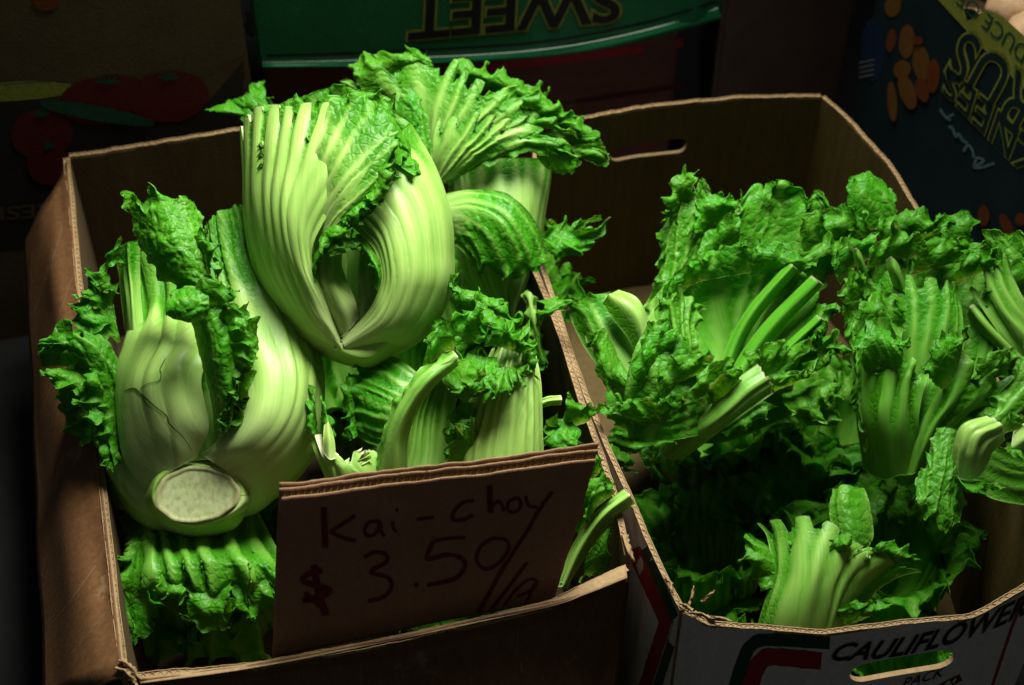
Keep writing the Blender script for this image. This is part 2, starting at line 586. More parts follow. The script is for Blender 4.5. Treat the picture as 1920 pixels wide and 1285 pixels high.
    faces = np.concatenate([f1, f2, f3[:, ::-1]])
    if (np.cross(np.gradient(P, axis=0), np.gradient(P, axis=1)) * N).sum() < 0:
        faces = faces[:, ::-1]
    ctop = np.zeros_like(u)
    if cut:
        ctop[:, -1] = 1 - bl[:, -1]
        ctop[:, -2] = 0.25 * (1 - bl[:, -2])
    ctop = np.maximum(ctop, 0.45 * (1 - sstep(0, 0.4, v)) * (1 - bl) * max(0.0, 1 - 2 * green))
    t0 = np.clip(green + 0.30 * (1 - ridge) * (1 if R else 0.3) * (0.35 + 0.65 * sstep(0.1, 0.8, v)), 0, 1)
    two = lambda a: np.concatenate([a.ravel(), a.ravel()])
    attrs = {'blade': two(bl), 'vein': two(np.clip(vein, 0, 1)), 'cut': two(ctop), 'tint': two(t0),
             'luv': np.concatenate([np.stack([X, Y, 0 * X], -1).reshape(-1, 3)] * 2)}
    LEAF_TRIS[0] += 2 * len(faces)
    return mesh_obj(name, np.concatenate([P.reshape(-1, 3), Q.reshape(-1, 3)]), faces, mat or LEAF, parent, attrs=attrs)


class Head:
    def __init__(self, label, depth, base, group='heads of mustard greens in the boxes', name='mustard_cabbage'):
        self.D = depth
        loc = at_depth(base[0], base[1], depth - base[2] / 100)
        self.o = thing(name, label, 'vegetable', loc, group)
        self.k = abs(hash(label)) % 1
        self.n = sum(map(ord, label)) % 97

    def pts(self, r):
        return [at_depth(p[0], p[1], self.D - p[2] / 100.0) for p in r]

    def leaf(self, rails, name='leaf', parent=None, **kw):
        self.n += 1
        kw.setdefault('seed', self.n)
        return loft(name, [self.pts(r) for r in rails], parent or self.o, **kw)

    def frill(self, inner, outer, parent=None, mid=None, w=2.2, amp=0.75, wl=1.9, jag=0.5, n_v=None, name='frill', crinkle=0.8, **kw):
        """leafy margin between two polylines"""
        self.n += 1
        kw.setdefault('seed', self.n)
        a, b = resample(self.pts(inner), 12), resample(self.pts(outer), 12)
        L = np.linalg.norm(np.diff(b, axis=0), axis=1).sum()
        kw.setdefault('cell', 1.3)
        kw.setdefault('tb', 0.4)
        kw.setdefault('veins', 0.35)
        r = np.random.RandomState(kw['seed'])
        vd = CAM - a.mean(0)
        vd /= np.linalg.norm(vd)
        a = a - vd * 0.007
        tt = np.linspace(0, 1, 12)
        b = b + vd * (0.010 * noise(tt * 2.2 * max(1, L / .06), tt * 0 + .4, kw['seed']))[:, None]
        m = 0.45 * a + 0.55 * b if mid is None else resample(self.pts(mid), 12)
        m = m + vd * (r.uniform(0.002, 0.014) + 0.006 * noise(tt * 3, tt * 0 + .9, kw['seed']))[:, None]
        return loft(name, [a, m, b], parent or self.o, full=1.0, ruf=[('u1', w, amp, wl)], jag=[('u1', jag), ('v0', .8), ('v1', .8)],
                    crinkle=crinkle, vein_across=n_v or max(2, int(L / 0.022)), **kw)


def tuft(H, cx, cy, c, rx, ry, n=5, seed=1, amp=0.8, parent=None, ang=(0, 360), wl=1.7):
    """a curly rosette: frills fanning about one point"""
    r = np.random.RandomState(seed)
    for i in range(n):
        a = math.radians(ang[0] + (ang[1] - ang[0]) * (i + 0.5 * r.rand()) / n)
        h = math.radians((ang[1] - ang[0]) / n * 0.62)
        inn, out = [], []
        for t in (-1, -0.35, 0.35, 1):
            b = a + h * t
            k = 0.9 + 0.25 * r.rand()
            inn.append((cx + 0.12 * rx * math.cos(b), cy - 0.12 * ry * math.sin(b), c + 0.3 * i % 2))
            out.append((cx + k * rx * math.cos(b), cy - k * ry * math.sin(b), c + r.uniform(-1.0, 1.2)))
        H.frill(inn, out, parent, amp=amp, wl=wl, w=2.6, seed=seed * 13 + i)

# ------------------------------------------------------------------ setting
fl = mesh_obj('floor', [(-6, -4, 0), (6, -4, 0), (6, 8, 0), (-6, 8, 0)], [(0, 1, 2, 3)], FLOOR, smooth=False, kind='structure')
backdrop = mesh_obj('wall', [(-6, 2.6, 0), (6, 2.6, 0), (6, 2.6, 3.2), (-6, 2.6, 3.2)], [(0, 3, 2, 1)], FLOOR, smooth=False, kind='structure')  # added dark backdrop, keeps the grey world fill from showing in the gaps


# ------------------------------------------------------------------ cardboard
def plan_normals(path, inside):
    t = np.gradient(path, axis=0)
    t /= np.linalg.norm(t, axis=1, keepdims=True) + 1e-9
    n = np.stack([t[:, 1], -t[:, 0]], 1)
    c = np.asarray(inside)[:2] - path
    if (n * c).sum() > 0:
        n = -n
    return n


def capsule(c, ax, up, nrm, L, Hh, depth, n=10):
    """closed rounded-slot solid for cutting hand holes"""
    prof = []
    for k in range(n + 1):
        a = -math.pi / 2 + math.pi * k / n
        prof.append((L / 2 - Hh / 2 + Hh / 2 * math.cos(a), Hh / 2 * math.sin(a)))
    for k in range(n + 1):
        a = math.pi / 2 + math.pi * k / n
        prof.append((-L / 2 + Hh / 2 + Hh / 2 * math.cos(a), Hh / 2 * math.sin(a)))
    V = [c + ax * x + up * y + nrm * s * depth for s in (-1, 1) for x, y in prof]
    m = len(prof)
    Fc = [tuple(range(m))[::-1], tuple(range(m, 2 * m))] + [(k, (k + 1) % m, m + (k + 1) % m, m + k) for k in range(m)]
    return V, Fc


def panel(name, path, ztop, zbot, thick, inside, parent, m_out, m_in, m_edge=None, lip=True, step=0.006, lean=0.0,
          rough=0.0012, seed=1, slots=(), nz=6, torn=0.0):
    """a corrugated board standing on a plan path; ztop may vary along the path. path is the inner face."""
    m_edge = m_edge or KRAFT_EDGE
    path = np.asarray(path, float)
    zt = np.asarray(ztop if np.ndim(ztop) else [ztop] * len(path), float)
    full = linear_path(np.column_stack([path, zt]), step)
    p, z = full[:, :2], full[:, 2]
    n = plan_normals(p, inside)
    k = len(p)
    s = np.concatenate([[0], np.cumsum(np.linalg.norm(np.diff(p, axis=0), axis=1))])
    z = z + rough * noise(s / 0.02, s * 0, seed) + 0.6 * rough * noise(s / 0.006, s * 0 + 2, seed)
    if torn:
        z = z - torn * np.clip(noise(s / 0.03, s * 0 + 5, seed) - 0.25, 0, 1) - torn * 0.5 * np.clip(noise(s / 0.008, s * 0 + 7, seed) - 0.2, 0, 1)
    bow = 0.0015 * noise(s / 0.08, s * 0 + 3, seed)
    V, Fq, M = [], [], []
    for side, off in ((0, 0.0), (1, thick)):
        for j in range(nz + 1):
            f = j / nz
            zz = (z - 0.0011) * (1 - f) + zbot * f
            o = off + bow * (1 - f) + lean * (z - zz)
            for i in range(k):
                V.append((p[i, 0] + n[i, 0] * o[i], p[i, 1] + n[i, 1] * o[i], zz[i]))
    idf = lambda sd, j, i: sd * (nz + 1) * k + j * k + i
    for j in range(nz):
        for i in range(k - 1):
            Fq.append((idf(0, j, i), idf(0, j, i + 1), idf(0, j + 1, i + 1), idf(0, j + 1, i)))
            M.append(1)
            Fq.append((idf(1, j, i), idf(1, j + 1, i), idf(1, j + 1, i + 1), idf(1, j, i + 1)))
            M.append(0)
    for i in range(k - 1):
        Fq.append((idf(0, 0, i), idf(1, 0, i), idf(1, 0, i + 1), idf(0, 0, i + 1)))
        M.append(2)
        Fq.append((idf(0, nz, i), idf(0, nz, i + 1), idf(1, nz, i + 1), idf(1, nz, i)))
        M.append(2)
    for j in range(nz):
        for i in (0, k - 1):
            a = (idf(0, j, i), idf(0, j + 1, i), idf(1, j + 1, i), idf(1, j, i))
            Fq.append(a if i == 0 else a[::-1])
            M.append(2)
    o = mesh_obj(name, V, Fq, None, parent, smooth=False, mats=[m_out, m_in, m_edge], midx=M)
    bmx = bmesh.new()
    bmx.from_mesh(o.data)
    bmesh.ops.recalc_face_normals(bmx, faces=bmx.faces)
    bmx.to_mesh(o.data)
    bmx.free()
    for sl in slots:
        Vc, Fc = sl
        me = bpy.data.meshes.new('cutter')
        base = np.array(o['_base'])
        me.from_pydata([tuple(np.asarray(v) - base) for v in Vc], [], Fc)
        me.materials.append(m_edge)
        bb = bmesh.new()
        bb.from_mesh(me)
        bmesh.ops.recalc_face_normals(bb, faces=bb.faces)
        bb.to_mesh(me)
        bb.free()
        co = bpy.data.objects.new('cutter', me)
        COL.objects.link(co)
        co.parent = o.parent
        md = o.modifiers.new('slot', 'BOOLEAN')
        md.operation = 'DIFFERENCE'
        md.solver = 'EXACT'
        md.material_mode = 'TRANSFER'
        md.object = co
        bpy.context.view_layer.update()
        dg = bpy.context.evaluated_depsgraph_get()
        nm = bpy.data.meshes.new_from_object(o.evaluated_get(dg))
        o.modifiers.clear()
        o.data = nm
        bpy.data.objects.remove(co)
    if lip:
        # exposed liners and flute along the cut edge
        q = linear_path(np.column_stack([p, z]), 0.0016)
        nq = plan_normals(q[:, :2], inside)
        sq = np.concatenate([[0], np.cumsum(np.linalg.norm(np.diff(q[:, :2], axis=0), axis=1))])
        bq = np.interp(sq, s, bow)
        V, Fq = [], []

        def strip(o0, o1, zup, zdn):
            b0 = len(V)
            for i in range(len(q)):
                for oo, zz in ((o0[i], zdn[i]), (o0[i], zup[i]), (o1[i], zup[i]), (o1[i], zdn[i])):
                    V.append((q[i, 0] + nq[i, 0] * oo, q[i, 1] + nq[i, 1] * oo, zz))
            for i in range(len(q) - 1):
                a, b = b0 + 4 * i, b0 + 4 * i + 4
                for e in range(3):
                    Fq.append((a + e, a + e + 1, b + e + 1, b + e))
        zq = q[:, 2]
        j1, j2, j3 = (0.0006 * noise(sq / 0.004, sq * 0, seed + kk) for kk in (11, 12, 13))
        strip(bq, bq + 0.0007, zq + j1, zq - 0.004)
        strip(bq + thick - 0.0007, bq + thick, zq + j2, zq - 0.004)
        wv = bq + thick * 0.5 + (thick * 0.5 - 0.0011) * np.sin(2 * np.pi * sq / 0.0072)
        strip(wv - 0.0003, wv + 0.0003, zq - 0.0003 + j3, zq - 0.004)
        mesh_obj('flute', V, Fq, m_edge, o, smooth=False)
    o['_thick'] = thick
    return o


def outer_path(path, inside, thick):
    p = linear_path(np.asarray(path, float), 0.004)
    return p + plan_normals(p, inside) * thick


def hit_wall(px, py, path, off, inside):
    """pixel ray on a vertical wall over a plan polyline"""
    r = ray(px, py)
    best = None
    A, B = path[:-1], path[1:]
    d = B - A
    den = r[0] * d[:, 1] - r[1] * d[:, 0]
    w = A - CAM[:2]
    t = (w[:, 0] * d[:, 1] - w[:, 1] * d[:, 0]) / den
    s = (w[:, 0] * r[1] - w[:, 1] * r[0]) / den
    ok = (s >= -0.01) & (s <= 1.01) & (t > 0.1)
    if not ok.any():
        # beyond the ends: extend the closer end
        k = 0 if abs(s[0]) < abs(s[-1]) else -1
        tt = t[k]
    else:
        tt = t[ok].min()
    P = CAM + r * tt
    k = np.argmin(np.linalg.norm(0.5 * (A + B) - P[:2], axis=1))
    nn = np.array([d[k, 1], -d[k, 0]])
    nn /= np.linalg.norm(nn)
    if nn @ (np.asarray(inside)[:2] - P[:2]) > 0:
        nn = -nn
    return P + np.array([nn[0], nn[1], 0]) * off


class Wall:
    def __init__(self, path, inside, thick):
        self.p = outer_path(path, inside, thick)
        self.i = inside

    def __call__(self, px, py, off=0.0006):
        return hit_wall(px, py, self.p, off, self.i)


class Plane:
    def __init__(self, p0, n):
        self.p0, self.n = np.asarray(p0, float), np.asarray(n, float) / np.linalg.norm(n)

    def __call__(self, px, py, off=0.0006):
        r = ray(px, py)
        t = ((self.p0 - CAM) @ self.n) / (r @ self.n)
        P = CAM + r * t
        nn = self.n if self.n @ r < 0 else -self.n
        return P + nn * off


def stroke(name, pts, width, surf, mat, parent, off=0.0006, smooth=True, taper=0.0, seed=0):
    """a ribbon of ink laid on a surface; pts and width in photograph pixels"""
    p = np.asarray(pts, float)
    p = resample(p, max(6, 6 * len(p))) if smooth and len(p) > 2 else linear_path(p, 6.0)
    t = np.gradient(p, axis=0)
    t /= np.linalg.norm(t, axis=1, keepdims=True) + 1e-9
    n = np.stack([-t[:, 1], t[:, 0]], 1)
    s = np.linspace(0, 1, len(p))
    w = np.asarray(np.interp(s, np.linspace(0, 1, len(width)), width) if np.ndim(width) else np.full(len(p), width), float)
    w = w * (1 + 0.12 * noise(s * len(p) * 0.5, s * 0, seed))
    V = []
    for i in range(len(p)):
        for sg in (-1, 1):
            q = p[i] + n[i] * sg * w[i] / 2
            V.append(surf(q[0], q[1], off))
    Fq = [(2 * i, 2 * i + 1, 2 * i + 3, 2 * i + 2) for i in range(len(p) - 1)]
    return mesh_obj(name, V, Fq, mat, parent, smooth=False)


def blob(name, cx, cy, rx, ry, ang, surf, mat, parent, off=0.0006, n=28, wob=0.05, seed=0):
    V = [surf(cx, cy, off)]
    a = math.radians(ang)
    for k in range(n):
        t = 2 * math.pi * k / n
        r = 1 + wob * float(noise(3 * math.cos(t) + seed, 3 * math.sin(t)))
        x, y = rx * r * math.cos(t), ry * r * math.sin(t)
        V.append(surf(cx + x * math.cos(a) - y * math.sin(a), cy + x * math.sin(a) + y * math.cos(a), off))
    return mesh_obj(name, V, [(0, 1 + k, 1 + (k + 1) % n) for k in range(n)], mat, parent, smooth=False)


def text_print(name, body, quad, surf, mat, parent, off=0.0006, bold=0.0, shear=0.0, fit=None, sag=0.0):
    """quad: pixel corners for the text box: bottom-left, bottom-right, top-right, top-left as the text is read"""
    cu = bpy.data.curves.new('txt', 'FONT')
    cu.body = body
    cu.offset = bold
    cu.shear = shear
    cu.resolution_u = 5
    ob = bpy.data.objects.new('txt', cu)
    COL.objects.link(ob)
    bpy.context.view_layer.update()
    dg = bpy.context.evaluated_depsgraph_get()
    me = bpy.data.meshes.new_from_object(ob.evaluated_get(dg))
    bmt = bmesh.new()
    bmt.from_mesh(me)
    bmesh.ops.triangulate(bmt, faces=bmt.faces)
    bmesh.ops.subdivide_edges(bmt, edges=bmt.edges, cuts=2, use_grid_fill=True)
    bmt.to_mesh(me)
    bmt.free()
    co = np.array([v.co[:] for v in me.vertices])
    fc = [tuple(p.vertices) for p in me.polygons]
    bpy.data.objects.remove(ob)
    lo, hi = (co.min(0), co.max(0)) if fit is None else fit
    x, y = (co[:, 0] - lo[0]) / (hi[0] - lo[0]), (co[:, 1] - lo[1]) / (hi[1] - lo[1])
    Qd = np.asarray(quad, float)
    V = [surf(*((Qd[0] * (1 - a) + Qd[1] * a) * (1 - b) + (Qd[3] * (1 - a) + Qd[2] * a) * b + np.array([0, sag * 4 * a * (1 - a)])), off) for a, b in zip(x, y)]
    o = mesh_obj(name, V, fc, mat, parent, smooth=False)
    return o, (lo, hi)


def plan(pxs, z=RIM):
    return [at_z(a, b, z)[:2] for a, b in pxs]


# ---- the kai-choy box ---------------------------------------------------------------
BL, FL, FR = plan([(130, 295), (240, 1262), (1178, 1062)])
BR = BL + (FR - FL)
LC = 0.25 * (BL + FL + FR + BR)
left_box = thing('cardboard_box', 'brown cardboard box heaped with mustard greens behind the price sign', 'box', (LC[0], LC[1], 0.0))
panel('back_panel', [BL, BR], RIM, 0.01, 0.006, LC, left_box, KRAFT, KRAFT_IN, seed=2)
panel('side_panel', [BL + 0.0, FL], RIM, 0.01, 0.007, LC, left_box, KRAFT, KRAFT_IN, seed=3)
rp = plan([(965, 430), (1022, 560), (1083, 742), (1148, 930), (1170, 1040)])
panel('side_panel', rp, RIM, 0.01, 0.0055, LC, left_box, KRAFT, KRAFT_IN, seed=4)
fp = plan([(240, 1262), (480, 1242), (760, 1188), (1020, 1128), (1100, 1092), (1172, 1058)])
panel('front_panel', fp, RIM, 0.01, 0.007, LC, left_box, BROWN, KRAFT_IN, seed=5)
# bottom
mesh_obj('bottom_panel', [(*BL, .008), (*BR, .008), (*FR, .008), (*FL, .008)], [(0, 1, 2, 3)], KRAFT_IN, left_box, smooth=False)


def sheet(name, rows, parent, mats, thick=0.004, nu=40, nv=14, wob=0.002, seed=1):
    """a bent sheet of board through rows of 3-D points (rows across, points along)"""
    S = np.stack([linear_path(r, 10)[:0] if False else resample(r, nu) for r in rows])
    G = np.stack([catmull(S[:, j], np.linspace(0, len(rows) - 1, nv)) for j in range(nu)], 0)
    Tu, Tv = np.gradient(G, axis=0), np.gradient(G, axis=1)
    N = np.cross(Tu, Tv)
    N /= np.linalg.norm(N, axis=2, keepdims=True) + 1e-9
    if (N * (CAM - G)).sum() < 0:
        N = -N
    u, v = np.meshgrid(np.linspace(0, 1, nu), np.linspace(0, 1, nv), indexing='ij')
    G = G + N * (wob * noise(u * 5, v * 3, seed) * sstep(0, .2, v))[..., None]
    Q = G - N * thick
    n = nu * nv
    idx = np.arange(n).reshape(nu, nv)
    f1 = np.stack([idx[:-1, :-1], idx[1:, :-1], idx[1:, 1:], idx[:-1, 1:]], -1).reshape(-1, 4)
    loop = np.concatenate([idx[:, 0], idx[-1, 1:], idx[-2::-1, -1], idx[0, -2:0:-1]])
    l2 = np.roll(loop, -1)
    Fa = np.concatenate([f1, f1[:, ::-1] + n, np.stack([loop, loop + n, l2 + n, l2], -1)])
    mi = [0] * len(f1) + [1] * len(f1) + [2] * len(loop)
    o = mesh_obj(name, np.concatenate([G.reshape(-1, 3), Q.reshape(-1, 3)]), Fa, None, parent, smooth=False, mats=mats, midx=mi)
    b = bmesh.new()
    b.from_mesh(o.data)
    bmesh.ops.recalc_face_normals(b, faces=b.faces)
    b.to_mesh(o.data)
    b.free()
    return o


# left flap, folded outwards over the rim
def with_z(pxs, zs):
    return [at_z(a, b, z) for (a, b), z in zip(pxs, zs)]


fl_in = with_z([(126, 300), (150, 580), (190, 900), (232, 1268)], [.302, .301, .301, .302])
fl_mid = with_z([(88, 372), (100, 600), (125, 900), (160, 1290)], [.288, .278, .276, .278])
fl_out = with_z([(46, 456), (58, 690), (64, 900), (82, 1320)], [.235, .20, .20, .20])
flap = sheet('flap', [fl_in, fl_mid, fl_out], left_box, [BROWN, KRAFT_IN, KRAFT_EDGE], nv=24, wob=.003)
# front flap folded down over the front, its rolled crease catching the light
cr0 = with_z([(262, 1272), (480, 1243), (760, 1189), (1020, 1129), (1100, 1093), (1173, 1060)], [.299] * 6)
cr1 = with_z([(264, 1282), (480, 1252), (760, 1196), (1020, 1140), (1100, 1114), (1176, 1084)], [.3005] * 6)
cr2 = with_z([(262, 1340), (480, 1300), (760, 1240), (1020, 1180), (1100, 1150), (1176, 1120)], [.272] * 6)
cr3 = with_z([(250, 1700), (480, 1640), (760, 1560), (1020, 1480), (1100, 1440), (1150, 1290)], [.12] * 5 + [.17])
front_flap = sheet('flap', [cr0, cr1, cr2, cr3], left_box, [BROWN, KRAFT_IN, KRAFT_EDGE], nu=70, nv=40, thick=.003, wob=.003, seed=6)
# creased pale edge of that fold
sheet('crease', [[a + np.array([0, 0, .0012]) for a in cr0], [a + np.array([0, -.0008, .0014]) for a in cr1]], left_box,
      [KRAFT_EDGE, KRAFT_EDGE, KRAFT_EDGE], nu=90, nv=5, thick=.0006, wob=.0005)

class OnMesh:
    def __init__(self, o):
        from mathutils.bvhtree import BVHTree
        self.b = np.array(o['_base'])
        self.t = BVHTree.FromPolygons([v.co.copy() for v in o.data.vertices], [tuple(q.vertices) for q in o.data.polygons])

    def __call__(self, px, py, off=.0004):
        r = ray(px, py)
        loc, n, i, d = self.t.ray_cast(Vector(CAM - self.b), Vector(r).normalized())
        if loc is None:
            loc, n, i, d = self.t.find_nearest(Vector(at_z(px, py, .28) - self.b))
        P = np.array(loc) + self.b
        return P + (CAM - P) / np.linalg.norm(CAM - P) * off


SCUFF = card_material('scuff_mark', (0.13, 0.075, 0.035), (0.18, 0.11, 0.055))
OF = OnMesh(flap)
for k, (pts, w) in enumerate([([(118, 420), (96, 500), (62, 590)], 1.6), ([(136, 520), (104, 610), (66, 700)], 1.4), ([(150, 600), (110, 690), (74, 780)], 1.2), ([(180, 1060), (130, 1130), (88, 1180)], 2.0), ([(196, 1150), (150, 1210), (110, 1250)], 1.6), ([(60, 470), (58, 560)], 2)]):
    stroke('scuff_mark', pts, w, OF, SCUFF, flap, off=.0004, smooth=False, seed=k)
FFL = OnMesh(front_flap)
for k, (pts, w) in enumerate([([(676, 1222), (678, 1284)], 3), ([(880, 1180), (882, 1284)], 2), ([(972, 1176), (968, 1230)], 3), ([(975, 1240), (980, 1262)], 5), ([(1130, 1110), (1110, 1150)], 3), ([(560, 1250), (562, 1284)], 2), ([(780, 1206), (776, 1250)], 1.6)]):
    stroke('scuff_mark', pts, w, FFL, SCUFF, front_flap, off=.0004, smooth=False, seed=10 + k)

# torn corner curl at front left
for k, (pa, pb, pc) in enumerate([((222, 1236), (240, 1244), (262, 1272)), ((214, 1252), (234, 1256), (250, 1280)), ((1166, 1000), (1176, 1030), (1182, 1050))]):
    g = lambda q, dz: at_z(q[0], q[1], RIM + dz)
    sheet('torn_corner', [[g(pa, .004), g(pb, .010), g(pc, .003)], [g((pa[0] + 12, pa[1] + 4), .001), g((pb[0] + 10, pb[1] + 8), .004), g((pc[0] + 8, pc[1] + 6), .0)]],
          left_box, [KRAFT_EDGE] * 3, nu=20, nv=6, thick=.0012, wob=.004, seed=20 + k)

# ---- the cauliflower box --------------------------------------------------------------
rc_l = plan([(1000, 440), (1042, 560), (1102, 738), (1165, 880), (1215, 1000), (1285, 1140)])
rc_f = plan([(1285, 1142), (1335, 1166), (1545, 1178), (1820, 1150), (1925, 1090), (1990, 1050)])
rc_b = plan([(1010, 236), (1200, 202), (1380, 184), (1540, 181)])
rc_r = plan([(1540, 181), (1600, 236), (1662, 305), (1718, 398), (1800, 560), (1900, 800), (1990, 1050)])
RC = np.mean([rc_l[0], rc_f[1], rc_f[-1], rc_b[-1]], axis=0)
right_box = thing('cardboard_box', 'white printed cauliflower box with a torn rim half full of mustard greens', 'box', (RC[0], RC[1], 0.0))


def slot_at(surf_path, inside, p1, p2, h):
    pth = np.asarray(surf_path)
    W = Wall(pth, inside, 0.0025)
    a, b = W(*p1, 0), W(*p2, 0)
    ax = (b - a) / np.linalg.norm(b - a)
    nrm = np.cross(ax, [0, 0, 1.0])
    nrm /= np.linalg.norm(nrm)
    up = np.cross(nrm, ax)
    return capsule(0.5 * (a + b), ax, up, nrm, np.linalg.norm(b - a), h, 0.02)


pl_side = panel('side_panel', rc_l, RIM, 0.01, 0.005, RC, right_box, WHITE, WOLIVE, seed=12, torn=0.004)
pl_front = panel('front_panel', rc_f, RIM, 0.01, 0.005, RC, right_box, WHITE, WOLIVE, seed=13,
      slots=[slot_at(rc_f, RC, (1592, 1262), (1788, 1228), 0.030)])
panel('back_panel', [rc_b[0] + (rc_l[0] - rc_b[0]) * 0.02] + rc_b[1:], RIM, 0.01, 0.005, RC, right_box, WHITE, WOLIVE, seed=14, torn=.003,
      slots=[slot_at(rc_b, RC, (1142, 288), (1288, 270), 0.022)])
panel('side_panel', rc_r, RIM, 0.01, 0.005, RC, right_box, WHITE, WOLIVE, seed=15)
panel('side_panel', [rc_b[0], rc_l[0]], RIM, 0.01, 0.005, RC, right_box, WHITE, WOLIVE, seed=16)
bp = list(rc_b) + list(rc_r[1:]) + list(rc_f[::-1])[1:] + list(rc_l[::-1])[1:]
bp = [RC + (np.asarray(q) - RC) * 1.012 for q in bp]
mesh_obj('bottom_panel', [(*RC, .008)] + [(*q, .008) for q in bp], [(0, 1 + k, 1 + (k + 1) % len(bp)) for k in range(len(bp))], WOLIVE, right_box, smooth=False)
# shreds of torn paper at the corner
for k, (a, b, w) in enumerate([((1285, 1140), (1300, 1098), 7), ((1312, 1128), (1338, 1106), 9), ((1270, 1132), (1296, 1146), 10), ((1290, 1148), (1330, 1160), 12),
                               ((1320, 1156), (1376, 1166), 8), ((1244, 1078), (1262, 1112), 6)]):
    A, B = at_z(*a, RIM + .001), at_z(*b, RIM + .012)
    side = at_z(a[0] + w, a[1] + 3, RIM + .002) - A
    sheet('torn_shred', [[A, 0.5 * (A + B) + np.array([.002, 0, .003]), B], [A + side, 0.5 * (A + B) + side * .8, B + side * .25]], right_box,
          [KRAFT_EDGE] * 3, nu=14, nv=5, thick=.0008, wob=.004, seed=40 + k)
WL_ = OnMesh(pl_side)
WF_ = OnMesh(pl_front)
stroke('printed_stripe', [(1186, 1030), (1248, 1166), (1205, 1300)], 24, WL_, P_RED, right_box, smooth=False)
stroke('printed_stripe', [(1205, 1022), (1270, 1170), (1228, 1300)], 17, WL_, P_GREEN, right_box, smooth=False)
stroke('printed_band', [(1556, 1206), (1440, 1200), (1412, 1208), (1396, 1232), (1368, 1320)], 24, WF_, P_GREEN, right_box)
stroke('printed_band', [(1540, 1240), (1450, 1232), (1428, 1240), (1414, 1262), (1396, 1320)], 33, WF_, P_RED, right_box)
stroke('printed_stripe', [(1920, 1118), (1896, 1180), (1856, 1300)], 6, WF_, P_RED, right_box, smooth=False)
text_print('printed_lettering', 'CAULIFLOWER', [(1556, 1240), (1924, 1152), (1930, 1112), (1570, 1206)], WF_, INK_BLACK, right_box, off=.0022, bold=0.022, shear=0.35, sag=24)
text_print('printed_lettering', 'PACK', [(1690, 1292), (1770, 1268), (1774, 1250), (1694, 1274)], WF_, INK_BLACK, right_box, off=.002, shear=.3)
stroke('printed_stripe', [(1760, 1292), (1802, 1270)], 14, WF_, P_ORANGE2, right_box, smooth=False)

# ---- the price sign --------------------------------------------------------------------
sb0, sb1 = at_z(508, 1226, .297), at_z(1040, 1116, .297)
sb0 = sb0 + np.array([0.004, 0.010, 0])
sb1 = sb1 + np.array([0, 0.012, 0])
e1 = (sb1 - sb0) / np.linalg.norm(sb1 - sb0)
bk = np.array([-e1[1], e1[0], 0])
upd = np.array([0, 0, 1.0]) * math.cos(math.radians(13)) + bk * math.sin(math.radians(13))
SIGN = Plane(sb0, np.cross(e1, upd))
SIGN_FLAT = SIGN


def SIGN(px, py, off=0.0006):
    return SIGN_FLAT(px, py, off + 0.0022 * float(noise((px - 520) / 200.0, (py - 880) / 110.0, 5)))


sign = thing('price_sign', 'hand lettered brown cardboard sign reading Kai-choy and a price', 'sign', tuple(0.5 * (sb0 + sb1)))


def sign_sheet(name, corners, back, thick, mats, seed, jag_top=2.0, jag_side=1.0):
    # corners in photograph pixels: tl, tr, br, bl
    nu, nv = 90, 50
    C4 = np.asarray(corners, float)
    V = []
    for layer in (0, 1):
        for i in range(nu):
            for j in range(nv):
                a, b = i / (nu - 1), j / (nv - 1)
                q = (C4[0] * (1 - a) + C4[1] * a) * (1 - b) + (C4[3] * (1 - a) + C4[2] * a) * b
                q = q + np.array([jag_side * float(noise(b * 14, 0.3, seed)) * (abs(2 * a - 1) ** 8), jag_top * float(noise(a * 16, 1.3, seed) + .4 * noise(a * 50, 2.3, seed)) * (1 - b) ** 6])
                V.append(SIGN(q[0], q[1], -back - layer * thick))
    n = nu * nv
    idx = np.arange(n).reshape(nu, nv)
    f1 = np.stack([idx[:-1, :-1], idx[1:, :-1], idx[1:, 1:], idx[:-1, 1:]], -1).reshape(-1, 4)
    loop = np.concatenate([idx[:, 0], idx[-1, 1:], idx[-2::-1, -1], idx[0, -2:0:-1]])
    l2 = np.roll(loop, -1)
    Fa = np.concatenate([f1, f1[:, ::-1] + n, np.stack([loop, loop + n, l2 + n, l2], -1)])
    o = mesh_obj(name, V, Fa, None, sign, smooth=False, mats=mats, midx=[0] * len(f1) + [1] * len(f1) + [2] * len(loop))
    bb = bmesh.new()
    bb.from_mesh(o.data)
    bmesh.ops.recalc_face_normals(bb, faces=bb.faces)
    bb.to_mesh(o.data)
    bb.free()
    return o


KR3 = [SIGNC, KRAFT, KRAFT_EDGE]
sign_sheet('front_sheet', [(528, 934), (1118, 862), (1040, 1124), (511, 1234)], 0.0, .0009, KR3, 3, 2.0)
sign_sheet('back_sheet', [(526, 925), (1126, 851), (1046, 1118), (514, 1230)], 0.0058, .0009, KR3, 4, 2.0)
sign_sheet('back_sheet', [(527, 921), (1130, 846), (1048, 1118), (514, 1230)], 0.0098, .0009, KR3, 8, 2.6)
